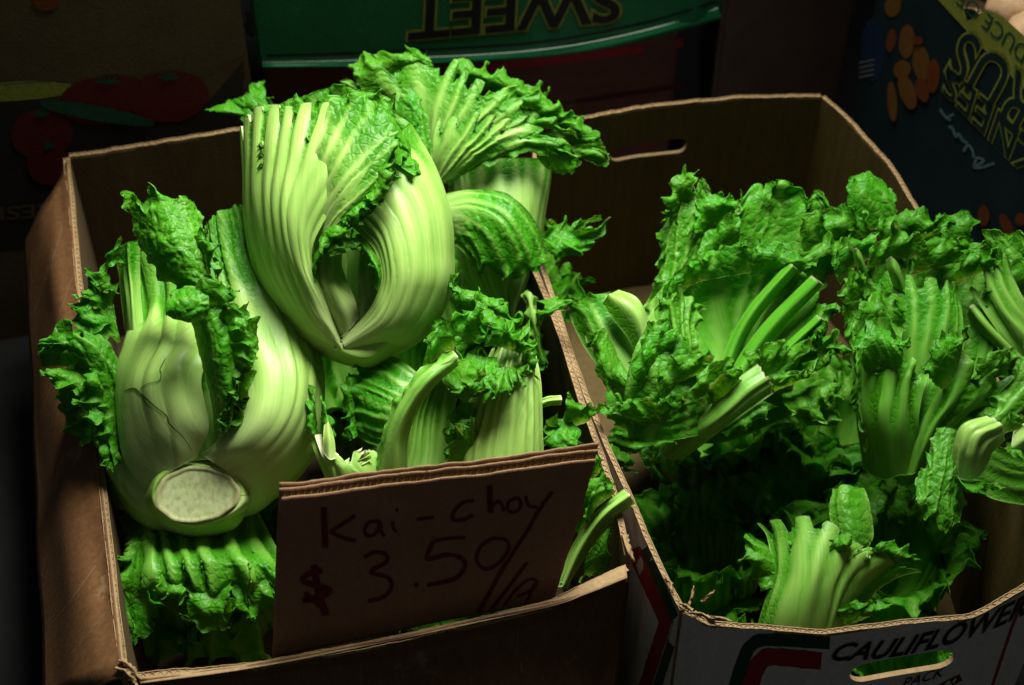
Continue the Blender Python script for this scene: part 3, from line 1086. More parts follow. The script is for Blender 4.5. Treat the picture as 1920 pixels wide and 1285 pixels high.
# flutes between the sheets along the top and the right edge
for nm, A, B, dd, d0 in (('flute', (528, 932), (1120, 859), np.array([0, 8.0]), .0034), ('flute', (527, 926), (1126, 852), np.array([0, 8.0]), .0078),
                         ('flute', (1120, 866), (1043, 1118), np.array([-8.0, 0]), .0034)):
    A, B = np.array(A, float), np.array(B, float)
    L = np.linalg.norm(B - A)
    n = int(L / 1.6)
    V = []
    for i in range(n):
        q = A + (B - A) * i / (n - 1)
        o = -d0 + .0022 * math.sin(2 * math.pi * i * 1.6 / 12.5)
        jt = 1.5 * float(noise(i * .12, 3.3, 2))
        V.append(SIGN(q[0], q[1] + jt, o))
        V.append(SIGN(q[0] + dd[0], q[1] + dd[1], o))
    mesh_obj(nm, V, [(2 * i, 2 * i + 1, 2 * i + 3, 2 * i + 2) for i in range(n - 1)], KRAFT_EDGE, sign, smooth=False)
# torn tag sticking out of the right edge
blob('torn_tag', 1089, 966, 9, 15, 20, lambda a, b, o: SIGN(a, b, -.003), KRAFT_EDGE, sign, wob=.6, seed=3, n=16)
zp = lambda pts: [(480 + a * .6111, 500 + b * .6111) for a, b in pts]
letters = [([(207, 735), (210, 800), (213, 864)], 15), ([(304, 762), (262, 790), (228, 812)], 9), ([(228, 812), (262, 830), (306, 842)], 10),
           ([(378, 778), (348, 782), (332, 808), (346, 826), (370, 812), (380, 780), (384, 812), (394, 826)], 8),
           ([(418, 778), (421, 800), (430, 812)], 8), ([(428, 744), (436, 748)], 9), ([(492, 774), (520, 770), (546, 768)], 8),
           ([(668, 716), (636, 722), (606, 752), (606, 776), (640, 774), (666, 760)], 9),
           ([(716, 668), (716, 712), (720, 754)], 13), ([(720, 738), (738, 718), (752, 726), (760, 748)], 8),
           ([(800, 706), (776, 718), (770, 740), (786, 752), (806, 742), (812, 720), (800, 706)], 8),
           ([(826, 702), (836, 730), (862, 736)], 8), ([(908, 690), (882, 724), (858, 760), (838, 800)], 9),
           ([(838, 800), (800, 862), (766, 920)], 9), ([(772, 905), (730, 976), (682, 1062)], 10),
           ([(834, 910), (790, 966), (716, 1058)], 9), ([(760, 1040), (800, 990), (838, 962), (862, 966), (846, 992), (800, 1012)], 7), ([(856, 974), (838, 1010), (826, 1034)], 7),
           ([(178, 918), (190, 990), (214, 1068)], 17), ([(204, 934), (158, 946), (146, 966), (196, 982), (228, 992), (200, 1010), (142, 1024)], 14), ([(150, 1000), (196, 1040)], 12),
           ([(332, 894), (362, 878), (396, 882), (400, 906), (352, 938), (402, 952), (416, 980), (392, 1012), (344, 1026)], 10),
           ([(486, 972), (496, 976)], 11), ([(642, 832), (590, 834), (544, 842)], 8), ([(544, 842), (532, 870), (526, 896), (590, 884), (634, 898), (640, 926), (604, 958), (524, 976)], 10),
           ([(724, 836), (690, 862), (678, 904), (706, 930), (748, 910), (776, 868), (764, 838), (724, 836)], 9)]
for k, (pts, w) in enumerate(letters):
    stroke('marker_stroke', zp(pts), w * .78, SIGN, INK_RED, sign, off=.0004 + .0001 * (k % 5), seed=k)

# ---- boxes behind -----------------------------------------------------------------------
ea = (BR - BL) / np.linalg.norm(BR - BL)
eb = np.array([-ea[1], ea[0]])


def carton(name, label, path, z0, z1, back, mat, m_in=KRAFT_IN, inside=None, rim=True):
    """closed carton: a front wall over a plan path, extruded backwards"""
    p = np.asarray(path, float)
    c = p.mean(0) + np.asarray(back) * 0.5
    o = thing(name, label, 'box', (c[0], c[1], z0))
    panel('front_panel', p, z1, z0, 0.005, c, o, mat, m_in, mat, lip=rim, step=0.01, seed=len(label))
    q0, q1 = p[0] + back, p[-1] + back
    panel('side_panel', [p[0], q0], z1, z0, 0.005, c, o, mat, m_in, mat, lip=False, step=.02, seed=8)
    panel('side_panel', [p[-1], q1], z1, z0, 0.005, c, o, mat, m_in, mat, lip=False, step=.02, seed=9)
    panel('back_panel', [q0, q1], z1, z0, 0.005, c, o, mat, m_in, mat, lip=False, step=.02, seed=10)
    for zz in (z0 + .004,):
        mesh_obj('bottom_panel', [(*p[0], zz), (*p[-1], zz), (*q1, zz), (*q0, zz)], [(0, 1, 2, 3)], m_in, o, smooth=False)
    return o


tb_p0 = BL + eb * 0.045 - ea * 0.25
TW = Plane((*tb_p0, 0), (*eb, 0))
tb_r = TW(455, 100, 0)[:2]
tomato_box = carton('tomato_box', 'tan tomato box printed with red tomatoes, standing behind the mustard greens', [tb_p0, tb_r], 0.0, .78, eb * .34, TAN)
TS = lambda a, b, o=.0006: TW(a, b, o + .005)
stroke('printed_band', [(-60, 158), (120, 148), (300, 172), (456, 100)], 1, TS, P_DARK, tomato_box)
V = [TS(*q, .0006) for q in [(-80, 190), (60, 182), (140, 200), (230, 196), (300, 206), (380, 196), (456, 108), (456, 420), (-80, 470)]]
mesh_obj('printed_band', V, [tuple(range(len(V)))], P_DARK, tomato_box, smooth=False)
blob('printed_ground', 30, 166, 110, 18, -3, TS, INK_YEL, tomato_box, off=.0003)
for k, (cx, cy, rx, ry) in enumerate([(200, 182, 92, 46), (315, 176, 76, 48), (78, 245, 58, 48), (90, 300, 40, 40)]):
    t = blob('printed_tomato', cx, cy, rx, ry, -6, TS, P_TOM, tomato_box, off=.0010 + .0003 * k, seed=k)
    for j in range(6):
        a = math.pi * (0.05 + 0.18 * j)
        stroke('printed_stalk', [(cx, cy - ry * .72), (cx + rx * .26 * math.cos(a), cy - ry * .78 - ry * .30 * math.sin(a))], [6, 3], TS, P_GREEN, t, off=.0026 + .0001 * j, smooth=False)
blob('printed_cucumber', 180, 205, 110, 14, 10, TS, P_GREEN, tomato_box, off=.0030)
text_print('printed_lettering', 'FRESH', [(130, 372), (-30, 384), (-30, 410), (130, 398)], TS, TAN, tomato_box, off=.0012, bold=.02)
blob('hand_hole', 86, -6, 26, 20, 0, TS, P_ORANGE2, tomato_box, off=.0012)

# stack with the green carton on top of a red-brown one
gp = plan([(492, 119), (700, 112), (1000, 96), (1200, 62), (1300, 36), (1345, 16)], .30)
gback = np.array([-.05, .34])
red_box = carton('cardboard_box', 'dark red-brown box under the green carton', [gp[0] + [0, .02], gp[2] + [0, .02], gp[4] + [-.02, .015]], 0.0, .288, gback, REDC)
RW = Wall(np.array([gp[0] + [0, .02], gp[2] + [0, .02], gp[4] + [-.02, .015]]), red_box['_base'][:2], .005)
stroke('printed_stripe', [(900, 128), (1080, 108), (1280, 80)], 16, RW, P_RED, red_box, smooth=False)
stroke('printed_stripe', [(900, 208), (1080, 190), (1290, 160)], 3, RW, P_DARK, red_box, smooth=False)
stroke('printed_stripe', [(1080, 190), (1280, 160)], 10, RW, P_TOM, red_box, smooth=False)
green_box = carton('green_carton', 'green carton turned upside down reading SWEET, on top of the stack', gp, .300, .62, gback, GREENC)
GW = Wall(np.array(gp), green_box['_base'][:2], .005)
stroke('printed_line', [(500, 104), (700, 98), (1000, 80), (1200, 44), (1345, 2)], 4, GW, INK_BLACK, green_box)
sheet('flap', [[GW(a, b, .002) for a, b in [(492, 116), (700, 110), (1000, 93), (1200, 58), (1345, 14)]],
               [GW(a, b, .005) for a, b in [(492, 123), (700, 119), (1000, 105), (1200, 74), (1350, 32)]]], green_box, [GREENC, KRAFT_IN, WHITE], nv=6, thick=.002)
q = [(1170, -44), (765, -10), (760, 80), (1166, 44)]
_, fit = text_print('printed_lettering', 'SWEET', q, GW, INK_YEL, green_box, off=.0008, bold=.055)
text_print('printed_lettering', 'SWEET', q, GW, INK_BLACK, green_box, off=.0014, bold=.018, fit=fit)
# scraps in the gap between the cartons
sc = thing('paper_scrap', 'scrap of white paper stuck in the gap beside the green carton', 'paper', TS(470, 80))
g0 = [at_depth(a, b, 1.93) for a, b in [(458, 22), (480, 24), (486, 58), (462, 62)]]
sheet('crumpled_sheet', [[g0[0], .5 * (g0[0] + g0[1]), g0[1]], [g0[3], .5 * (g0[3] + g0[2]) + np.array([0, -.01, 0]), g0[2]]], sc, [P_WHITE] * 3, nu=14, nv=10, wob=.006, thick=.0006)
# dark crate at the back
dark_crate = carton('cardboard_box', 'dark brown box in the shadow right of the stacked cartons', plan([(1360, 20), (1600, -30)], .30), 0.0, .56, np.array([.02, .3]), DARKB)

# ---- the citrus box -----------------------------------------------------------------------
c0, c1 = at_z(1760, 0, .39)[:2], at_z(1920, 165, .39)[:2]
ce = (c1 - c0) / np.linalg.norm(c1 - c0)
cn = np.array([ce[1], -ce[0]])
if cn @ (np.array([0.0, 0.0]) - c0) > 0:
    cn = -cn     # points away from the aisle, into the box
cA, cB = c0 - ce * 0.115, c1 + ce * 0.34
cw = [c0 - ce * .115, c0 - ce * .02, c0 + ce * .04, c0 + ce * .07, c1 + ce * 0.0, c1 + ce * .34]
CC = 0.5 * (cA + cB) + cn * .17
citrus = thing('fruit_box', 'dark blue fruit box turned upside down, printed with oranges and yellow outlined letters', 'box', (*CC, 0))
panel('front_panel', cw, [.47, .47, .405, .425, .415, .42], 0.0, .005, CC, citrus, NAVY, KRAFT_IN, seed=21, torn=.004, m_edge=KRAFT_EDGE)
panel('side_panel', [cA, cA + cn * .34], .47, 0, .005, CC, citrus, NAVY, KRAFT_IN, lip=False, seed=22)
panel('back_panel', [cA + cn * .34, cB + cn * .34], .47, 0, .005, CC, citrus, NAVY, KRAFT_IN, lip=False, seed=23)
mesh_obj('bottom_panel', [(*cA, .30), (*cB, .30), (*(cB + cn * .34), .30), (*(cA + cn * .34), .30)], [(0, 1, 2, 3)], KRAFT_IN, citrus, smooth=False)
CW = Wall(np.array([cA, cB]), CC, .005)
V = []
for a, b in [(1752, -10), (1760, 0), (1840, 86), (1920, 166), (1990, 240), (1990, 140), (1920, 66), (1880, 30), (1850, 18), (1815, 40), (1800, -10)]:
    V.append(CW(a, b, .0008))
mesh_obj('printed_band', V, [tuple(range(len(V)))], INK_YEL, citrus, smooth=False)
text_print('printed_lettering', 'PRODUCE OF', [(1990, 140), (1806, -18), (1794, 6), (1976, 172)], CW, P_GREEN, citrus, off=.0014)
q = [(2050, 190), (1838, 40), (1770, 96), (1980, 300)]
_, fit = text_print('printed_lettering', 'CITRUS', [(2090, 260), (1812, 48), (1764, 138), (2030, 370)], CW, INK_YEL, citrus, off=.0008, bold=.035)
text_print('printed_lettering', 'CITRUS', [(2090, 260), (1812, 48), (1764, 138), (2030, 370)], CW, NAVY, citrus, off=.0014, bold=.0, fit=fit)
_, fit = text_print('printed_lettering', 'SKNEES', [(1990, 300), (1778, 120), (1764, 172), (1960, 372)], CW, INK_YEL, citrus, off=.0008, bold=.035)
text_print('printed_lettering', 'SKNEES', [(1990, 300), (1778, 120), (1764, 172), (1960, 372)], CW, NAVY, citrus, off=.0014, bold=.0, fit=fit)
for k, pts in enumerate([[(1866, 306), (1840, 314), (1828, 312), (1834, 296), (1846, 302), (1828, 312)], [(1828, 296), (1824, 280), (1816, 272), (1808, 284)],
                         [(1816, 268), (1806, 262), (1798, 250), (1794, 256), (1786, 238), (1780, 240)], [(1784, 226), (1772, 216), (1764, 204)], [(1774, 222), (1790, 214)]]):
    stroke('printed_script', pts, 5, CW, P_BLUE, citrus, off=.0010 + .0001 * k)
for k, (cx, cy, rx, ry, a, m) in enumerate([(1675, 10, 15, 22, 10, P_ORANGE), (1672, 76, 9, 22, 10, P_ORANGE2), (1702, 78, 15, 32, 4, P_ORANGE), (1729, 118, 16, 34, -6, P_ORANGE), (1752, 142, 12, 32, 4, P_ORANGE2),
                                            (1694, 130, 16, 18, 20, P_ORANGE), (1704, 172, 15, 34, -18, P_ORANGE), (1732, 168, 12, 24, -14, P_ORANGE2), (1676, 190, 9, 38, -4, P_ORANGE), (1724, 76, 10, 8, 0, P_ORANGE2),
                                            (1848, 404, 11, 20, 0, P_ORANGE2), (1892, 424, 10, 26, -24, P_ORANGE2), (1918, 410, 10, 12, 0, P_ORANGE2)]):
    blob('printed_orange', cx, cy, rx, ry, a, CW, m, citrus, off=.0008 + .0002 * k, seed=k)
for k in range(4):
    stroke('printed_dash', [(1612, 118 + 9 * k), (1640, 112 + 9 * k)], 3, CW, P_WHITE, citrus, off=.001 + .0001 * k, smooth=False)
blob('printed_patch', 1636, 95, 22, 60, 0, CW, P_BLUE2, citrus, off=.0004)


def potato(cx, cy, d, rx, ry, seed, label):
    n, m_ = 28, 18
    c = at_depth(cx, cy, d)
    V = []
    for i in range(m_ + 1):
        th = math.pi * i / m_
        for j in range(n):
            ph = 2 * math.pi * j / n
            x, y, z = math.sin(th) * math.cos(ph), math.sin(th) * math.sin(ph), math.cos(th)
            k = 1 + .16 * float(noise(x * 1.6 + seed, y * 1.6 + z * 1.3)) + .04 * float(noise(x * 6, y * 6 + z * 5, seed))
            V.append(c + np.array([x * rx * k, y * ry * k, z * ry * .8 * k]))
    Fq = [(i * n + j, i * n + (j + 1) % n, (i + 1) * n + (j + 1) % n, (i + 1) * n + j) for i in range(m_) for j in range(n)]
    o = mesh_obj('sweet_potato', V, Fq, POT)
    o['label'] = label
    o['category'] = 'vegetable'
    o['group'] = 'root vegetables in the fruit box'
    return o


POT = card_material('root_skin', (0.42, 0.26, 0.13), (0.52, 0.34, 0.19), (20, 20, 20), 0.6, 0.5, (0.25, 0.13, 0.06))
for k, (a, b, d, rx, ry) in enumerate([(1905, 12, 1.81, .035, .028), (1960, 60, 1.78, .045, .03), (1868, -28, 1.86, .03, .024)]):
    potato(a, b, d, rx, ry, k + 2, ['pale brown root vegetable just inside the torn rim of the fruit box', 'large pale brown root vegetable beside another in the fruit box', 'small pale brown root vegetable at the back of the fruit box'][k])

# ------------------------------------------------------------------ heads of mustard greens
def head_A():
    H = Head('big pale mustard head with a heart-shaped opening, on top of the pile', 1.50, (655, 668, 3))
    left = H.leaf([
        [(655, 678, -2), (568, 642, -3), (503, 548, -4), (478, 430, -5), (470, 320, -5), (466, 250, -4)],
        [(647, 676, 2.2), (558, 636, 2), (488, 540, 1), (461, 430, 0), (454, 320, 0), (451, 236, 0)],
        [(643, 670, 4.2), (566, 622, 4.6), (505, 520, 4.6), (478, 415, 4.2), (474, 310, 3.6), (480, 196, 2.6)],
        [(641, 662, 5.2), (575, 606, 6.4), (523, 505, 7), (500, 405, 6.8), (504, 300, 5.6), (520, 194, 4)],
        [(640, 655, 5.7), (585, 592, 7.4), (541, 498, 8.4), (524, 402, 8.4), (540, 292, 7.2), (562, 195, 5)],
        [(639, 648, 5.8), (594, 578, 7.9), (558, 495, 9.1), (548, 405, 9.2), (578, 298, 8.2), (612, 190, 5.8)],
        [(638, 641, 5.6), (602, 566, 7.7), (573, 498, 9.0), (570, 420, 9.4), (618, 315, 8.9), (676, 196, 6.6)],
        [(638, 634, 5.0), (609, 556, 7.0), (587, 505, 8.2), (592, 445, 8.9), (655, 350, 8.8), (735, 275, 7.6)]],
        R=11, ra=2.3, ribsharp=0.7, web=(.72, .92), ribfull=.8, blade=[('v1', .93, 1.08)], ts=6, cell=1.25, ribjag=2.2, cut=True, seed=101, green=0.02, crinkle=1.2)
    # upper green blade that spreads from the inner ribs
    H.leaf([
        [(560, 385, 7.0), (590, 290, 8.2), (610, 220, 7.2), (625, 172, 6.2)],
        [(575, 415, 7.8), (625, 310, 9.3), (662, 240, 8.4), (700, 176, 7)],
        [(585, 445, 8.0), (640, 350, 9.9), (695, 285, 9.4), (742, 238, 8.2)],
        [(588, 465, 7.8), (640, 392, 9.9), (700, 340, 9.8), (748, 302, 9)],
        [(590, 480, 7.4), (628, 428, 9.5), (680, 386, 9.6), (738, 352, 9)],
        [(588, 496, 7.2), (612, 458, 9.0), (650, 430, 9.2), (690, 412, 8.8)]],
        name='leaf_blade', parent=left, R=8, ra=1.5, ribsharp=2.2, ribfull=.9, blade=[('v1', .34, .95), ('u1', .70, 1.0)], ruf=[('v1', 1.8, .38, 1.7), ('u1', 1.4, .3, 1.2)],
        jag=[('v1', 1.1), ('u1', .5)], ts=1.4, tb=.8, cell=1.2, veins=.45, crinkle=.8, seed=107)
    # frilly margin round the opening
    H.frill([(640, 414, 9), (606, 450, 8.7), (586, 482, 8.2), (580, 530, 7.4)], [(672, 436, 9.4), (636, 452, 9.2), (604, 486, 8.8), (588, 536, 7.6)], left, w=1.2, amp=.3, wl=.9, jag=.45)
    for k, (a, b) in enumerate([([(700, 300, 9), (690, 340, 9.4), (660, 372, 9.4)], [(752, 296, 9.4), (742, 350, 9.8), (706, 396, 9.6)]),
                                ([(676, 352, 9.4), (648, 382, 9.4), (620, 412, 9.2)], [(712, 386, 9.8), (676, 418, 9.8), (640, 446, 9.4)]),
                                ([(640, 392, 9.2), (612, 420, 9.2), (594, 452, 8.8)], [(668, 426, 9.8), (632, 452, 9.8), (598, 484, 9.0)])]):
        H.frill(a, b, left, w=1.8, amp=.35, wl=1.3, jag=.9, seed=160 + k, tb=.6)
    H.frill([(596, 448, 8.6), (630, 436, 8.8), (668, 430, 8.4)], [(590, 500, 8.2), (632, 482, 8.8), (690, 470, 8.6)], left, w=1.8, amp=.35, wl=1.2, jag=.9, seed=166)
    right = H.leaf([
        [(642, 636, 5.2), (688, 586, 6.6), (710, 545, 7.0), (714, 510, 7.2), (702, 468, 7.0), (676, 440, 6.4), (648, 416, 5.4)],
        [(644, 648, 5.8), (712, 600, 7.4), (740, 540, 8), (742, 490, 8), (728, 435, 7.6), (700, 396, 6.8), (664, 360, 5.4)],
        [(650, 657, 5.5), (738, 612, 7), (776, 540, 7.6), (780, 480, 7.6), (770, 415, 7.2), (740, 355, 6.4), (700, 310, 5)],
        [(656, 664, 4.6), (762, 620, 5.9), (808, 540, 6.3), (812, 470, 6.2), (804, 400, 6), (778, 332, 5.4), (735, 275, 4.5)],
        [(662, 670, 3.4), (778, 632, 4.2), (832, 545, 4.3), (840, 470, 4.2), (832, 395, 4), (806, 320, 3.6), (758, 240, 3)],
        [(668, 676, 1.5), (790, 640, 1.5), (845, 550, 1.2), (852, 470, 1), (844, 390, .9), (818, 315, .8), (770, 232, .8)],
        [(668, 674, -2), (780, 628, -3), (835, 545, -4), (840, 465, -4), (830, 390, -4), (806, 320, -3.5), (762, 240, -2.5)]],
        R=10, ra=1.6, ribsharp=0.7, ribpow=.55, ribfull=.6, web=(.85,1), blade=[('v1', .82, 1.0)], ts=6, cell=1.3, seed=131, green=0.0, cut=True)
    H.frill([(708, 556, 7.2), (716, 522, 7.4), (712, 490, 7.4), (690, 452, 7), (668, 430, 6.6)], [(702, 546, 7.9), (706, 518, 8.2), (696, 494, 8.2), (672, 466, 7.6), (654, 446, 7)], right, w=1.2, amp=.28, wl=.8, jag=.45)
    # dark curly margin along the top of the right leaf
    H.frill([(770, 300, 5.2), (745, 262, 5.4), (716, 232, 5.2), (690, 212, 4.6)], [(738, 330, 8), (716, 274, 7.8), (690, 232, 7.4), (660, 188, 6.4)], right, w=2.4, amp=.6, wl=1.6)
    H.frill([(806, 330, 3.8), (780, 284, 4.2), (756, 250, 4.2), (726, 206, 4)], [(770, 336, 6.2), (744, 280, 6.4), (716, 230, 6.2), (688, 170, 5)], right, w=2.2, amp=.55, wl=1.5)
    H.frill([(600, 240, 4.5), (640, 230, 5), (690, 220, 5), (740, 230, 4)], [(610, 176, 3), (650, 168, 4), (700, 164, 4), (748, 176, 2)], left, w=2.6, amp=.7, wl=1.6)
    H.frill([(480, 250, 1), (540, 230, 1.4), (600, 225, 2), (640, 220, 2)], [(470, 186, -1), (530, 188, 0), (590, 190, 0), (630, 186, 0)], left, w=2.0, amp=.6, wl=2.2)
    # heart
    H.leaf([[(630, 632, 4.0), (592, 568, 4.4), (580, 510, 4.0), (584, 470, 3.0), (600, 420, 1)],
            [(640, 630, 5.2), (612, 570, 6.6), (596, 520, 7.2), (596, 480, 6.6), (616, 420, 3.4)],
            [(655, 618, 5.6), (640, 574, 7.0), (622, 525, 7.5), (618, 485, 6.6), (640, 425, 3.4)],
            [(672, 594, 4.8), (666, 564, 5.8), (648, 520, 5.4), (640, 485, 4.4), (656, 425, 1.6)]], R=3, ra=2.2, ts=7, cell=1.4, seed=141)
    H.leaf([[(664, 612, 3.6), (654, 560, 3.2), (652, 510, 2.4), (662, 450, 1)],
            [(678, 604, 4.6), (676, 556, 5.2), (676, 506, 4.8), (680, 450, 2.6)],
            [(700, 590, 4.4), (714, 548, 4.8), (716, 506, 4.2), (708, 450, 2)]], R=3, ra=1.6, ts=6, cell=1.6, seed=143, green=.15)
    H.leaf([[(560, 600, -1), (570, 500, -1.5), (580, 420, -2), (590, 340, -2)], [(650, 620, 0), (650, 520, -.5), (650, 420, -1), (650, 330, -2)], [(740, 600, -1), (730, 500, -1.5), (720, 420, -2), (710, 340, -2)]],
           R=6, ra=2, blade=[('v1', .3, .7)], ts=4, cell=2.4, seed=147, green=.4)
    # solid butt of the stem
    H.leaf([[(556, 636, -3), (616, 674, -3), (700, 688, -3), (792, 640, -3)], [(570, 628, 1.8), (622, 672, 2.8), (700, 690, 3.0), (784, 634, 1.9)],
            [(592, 606, 4.6), (630, 656, 5.4), (694, 672, 5.6), (756, 616, 4.8)], [(610, 590, 4), (640, 632, 5.0), (690, 636, 5.4), (736, 590, 4.6)]], name='stem_base', ts=6, cell=2, R=0, seed=149)
    # back leaves
    H.leaf([[(470, 250, -5), (490, 450, -6), (570, 620, -4), (650, 670, -2)], [(560, 180, -7), (570, 420, -9), (620, 610, -6), (660, 670, -3)],
            [(680, 170, -7), (690, 420, -9), (680, 610, -6), (668, 670, -3)], [(770, 240, -4), (830, 450, -5), (770, 625, -4), (672, 672, -2)]], R=10, ra=2, blade=[('v0', .6, .9)], ruf=[('v0', 2, .6, 2)], ts=4, cell=2.6, seed=151, green=.2)


def head_B():
    H = Head('mustard head with many trimmed stalks fanning out, behind the heart-shaped one', 1.70, (950, 592, 2))
    # bulb
    H.leaf([[(838, 300, -1), (846, 420, 0), (880, 530, 0), (940, 592, 1)], [(870, 300, 2), (880, 420, 3.2), (905, 520, 3.4), (945, 592, 2)],
            [(920, 296, 4), (930, 410, 5.2), (938, 510, 5), (952, 594, 2.6)], [(985, 296, 3.6), (985, 400, 4.6), (975, 500, 4.4), (958, 594, 2.4)],
            [(1034, 300, 1.5), (1022, 380, 1.8), (1004, 480, 1.6), (962, 592, 1.6)], [(1036, 310, -2), (1024, 390, -2), (1000, 490, -2), (962, 588, 0)]],
           R=11, ra=2.6, blade=[('v0', .78, 1.0)], ts=6, cell=1.8, seed=201, green=.25)
    # curling leaf arching down
    lf = H.leaf([[(826, 366, 4), (880, 356, 6), (950, 366, 7.4), (1005, 420, 7.2), (1026, 492, 6)],
                 [(830, 384, 5.4), (886, 378, 7.4), (945, 402, 8.6), (984, 460, 8.2), (1000, 528, 6.4)],
                 [(834, 402, 6), (880, 402, 7.8), (926, 432, 8.8), (950, 480, 8.2), (958, 532, 6.6)],
                 [(838, 424, 6), (872, 432, 7.4), (900, 466, 7.8), (912, 500, 7.2), (914, 524, 6)],
                 [(842, 452, 5.4), (862, 466, 6.4), (880, 486, 6.6), (888, 500, 6.2), (892, 506, 5.6)]],
                R=7, ra=3.4, ribsharp=1.3, blade=[('v1', .05, .55), ('u1', .75, 1)], ruf=[('v1', 2.2, .6, 1.8)], jag=[('v1', .9)], crinkle=1.6, veins=.4, ts=3, cell=1.5, seed=203, green=.35)
    H.frill([(1004, 470, 4), (1020, 440, 4.4), (1050, 430, 4)], [(1060, 496, 4.4), (1110, 462, 4.6), (1150, 418, 4)], lf, w=3.2, amp=.9, wl=1.7)
    H.frill([(1010, 480, 3), (1040, 462, 3.4), (1070, 450, 3)], [(1020, 410, 3), (1078, 412, 3), (1136, 398, 2.8)], lf, w=3.0, amp=.8, wl=1.6)
    # fan of trimmed stalks, front
    f1 = H.leaf([[(806, 356, 3), (808, 300, 4.6), (814, 256, 5), (824, 222, 4.6)],
                 [(812, 354, 3.6), (836, 300, 5.6), (862, 252, 6.2), (890, 206, 5.8)],
                 [(816, 354, 3.8), (850, 304, 6), (884, 260, 6.6), (922, 214, 6.2)],
                 [(820, 354, 3.8), (870, 308, 6), (926, 262, 6.8), (985, 226, 6.2)],
                 [(824, 354, 3.6), (888, 312, 5.6), (970, 268, 6.6), (1062, 262, 6)],
                 [(826, 356, 3), (896, 318, 5), (975, 288, 6), (1090, 308, 5.4)]],
                R=7, ra=4.2, ribsharp=1.2, blade=[('v1', .62, 1.05), ('u1', .5, .95)], ribjag=1.8, cut=True, ruf=[('u1', 2, .5, 2)], jag=[('u1', .5)], crinkle=1.4, veins=.3, ts=4.5, cell=1.4, seed=211, green=.28)
    H.frill([(985, 258, 6.4), (1030, 256, 6.4), (1064, 270, 6)], [(1010, 312, 5.2), (1060, 330, 4.8), (1104, 308, 5)], f1, w=2.6, amp=.6, wl=2.4)
    H.frill([(960, 240, 6), (1010, 236, 6), (1060, 250, 5.4)], [(980, 212, 5), (1040, 224, 5), (1096, 262, 4.6)], f1, w=2, amp=.5, wl=1.8)
    # fan behind
    f2 = H.leaf([[(760, 330, -1), (740, 260, 0), (700, 190, .5), (640, 150, 0)],
                 [(775, 330, 0), (770, 240, 1.5), (750, 170, 2), (716, 118, 1)],
                 [(790, 330, 1), (805, 240, 2.8), (822, 170, 3), (848, 106, 2)],
                 [(800, 332, 1.4), (832, 250, 3.4), (858, 190, 3.6), (884, 136, 2.6)],
                 [(808, 335, 1.4), (856, 262, 3.4), (895, 210, 3.6), (940, 158, 2.6)],
                 [(815, 338, 1), (880, 270, 3), (950, 215, 3.4), (1020, 178, 2.4)],
                 [(820, 342, .5), (900, 286, 2.6), (1000, 240, 3), (1085, 216, 2)]],
                R=9, ra=4.6, ribsharp=1.3, blade=[('v1', .35, .95)], ribjag=2.6, cut=True, ruf=[('v1', 1.5, .3, 2.4)], crinkle=1.6, veins=.3, ts=4.5, cell=1.5, seed=221, green=.3)
    H.frill([(690, 190, 1), (720, 150, 1.5), (770, 130, 2), (830, 140, 2)], [(640, 128, 0), (690, 100, 0), (745, 90, 0), (800, 96, 0)], f2, w=3, amp=.8, wl=2.0)
    H.frill([(840, 150, 1), (890, 160, 1), (950, 180, 1), (1000, 200, 1)], [(850, 106, -.5), (920, 128, -.5), (985, 152, -.5), (1040, 176, -.5)], f2, w=2.6, amp=.7, wl=1.8)
    H.frill([(950, 205, 2.6), (1010, 220, 3), (1060, 240, 3)], [(990, 168, 2.4), (1060, 196, 2.6), (1120, 256, 2.4)], f2, w=2.8, amp=.75, wl=2.0)
    H.frill([(1020, 250, 2.4), (1060, 262, 2.6), (1090, 280, 2.4)], [(1060, 206, 2), (1112, 240, 2.4), (1152, 300, 2)], f2, w=2.6, amp=.6, wl=2.4)
    H.frill([(1060, 270, 3), (1080, 290, 3), (1084, 300, 3)], [(1130, 262, 2.6), (1146, 296, 2.8), (1130, 320, 2.6)], f2, w=2, amp=.4, wl=2.4)
    # small leaf standing against the heart-shaped head
    H.leaf([[(770, 300, 6), (752, 250, 6.4), (744, 210, 6.2), (742, 168, 5.6)], [(790, 320, 6.6), (785, 262, 7.2), (778, 210, 7), (772, 164, 6)], [(808, 330, 6), (812, 280, 6.4), (808, 240, 6.2), (802, 214, 5.6)]],
           R=3, ra=2.2, ribsharp=2, blade=[('v1', 0, .5)], jag=[('v1', .8), ('u1', .6)], ruf=[('v1', 1.5, .3, 2)], veins=.8, crinkle=1.4, ts=2, cell=1.4, seed=231, green=.2)
    # limp leaf to the left
    H.frill([(520, 250, -4), (490, 225, -4), (450, 215, -4)], [(520, 180, -5), (470, 178, -5), (372, 208, -5)], w=2.4, amp=.6, wl=3)
    H.frill([(520, 255, -4), (480, 250, -4), (450, 235, -4)], [(500, 150, -6), (480, 150, -6), (440, 190, -6)], w=2.4, amp=.6, wl=3)


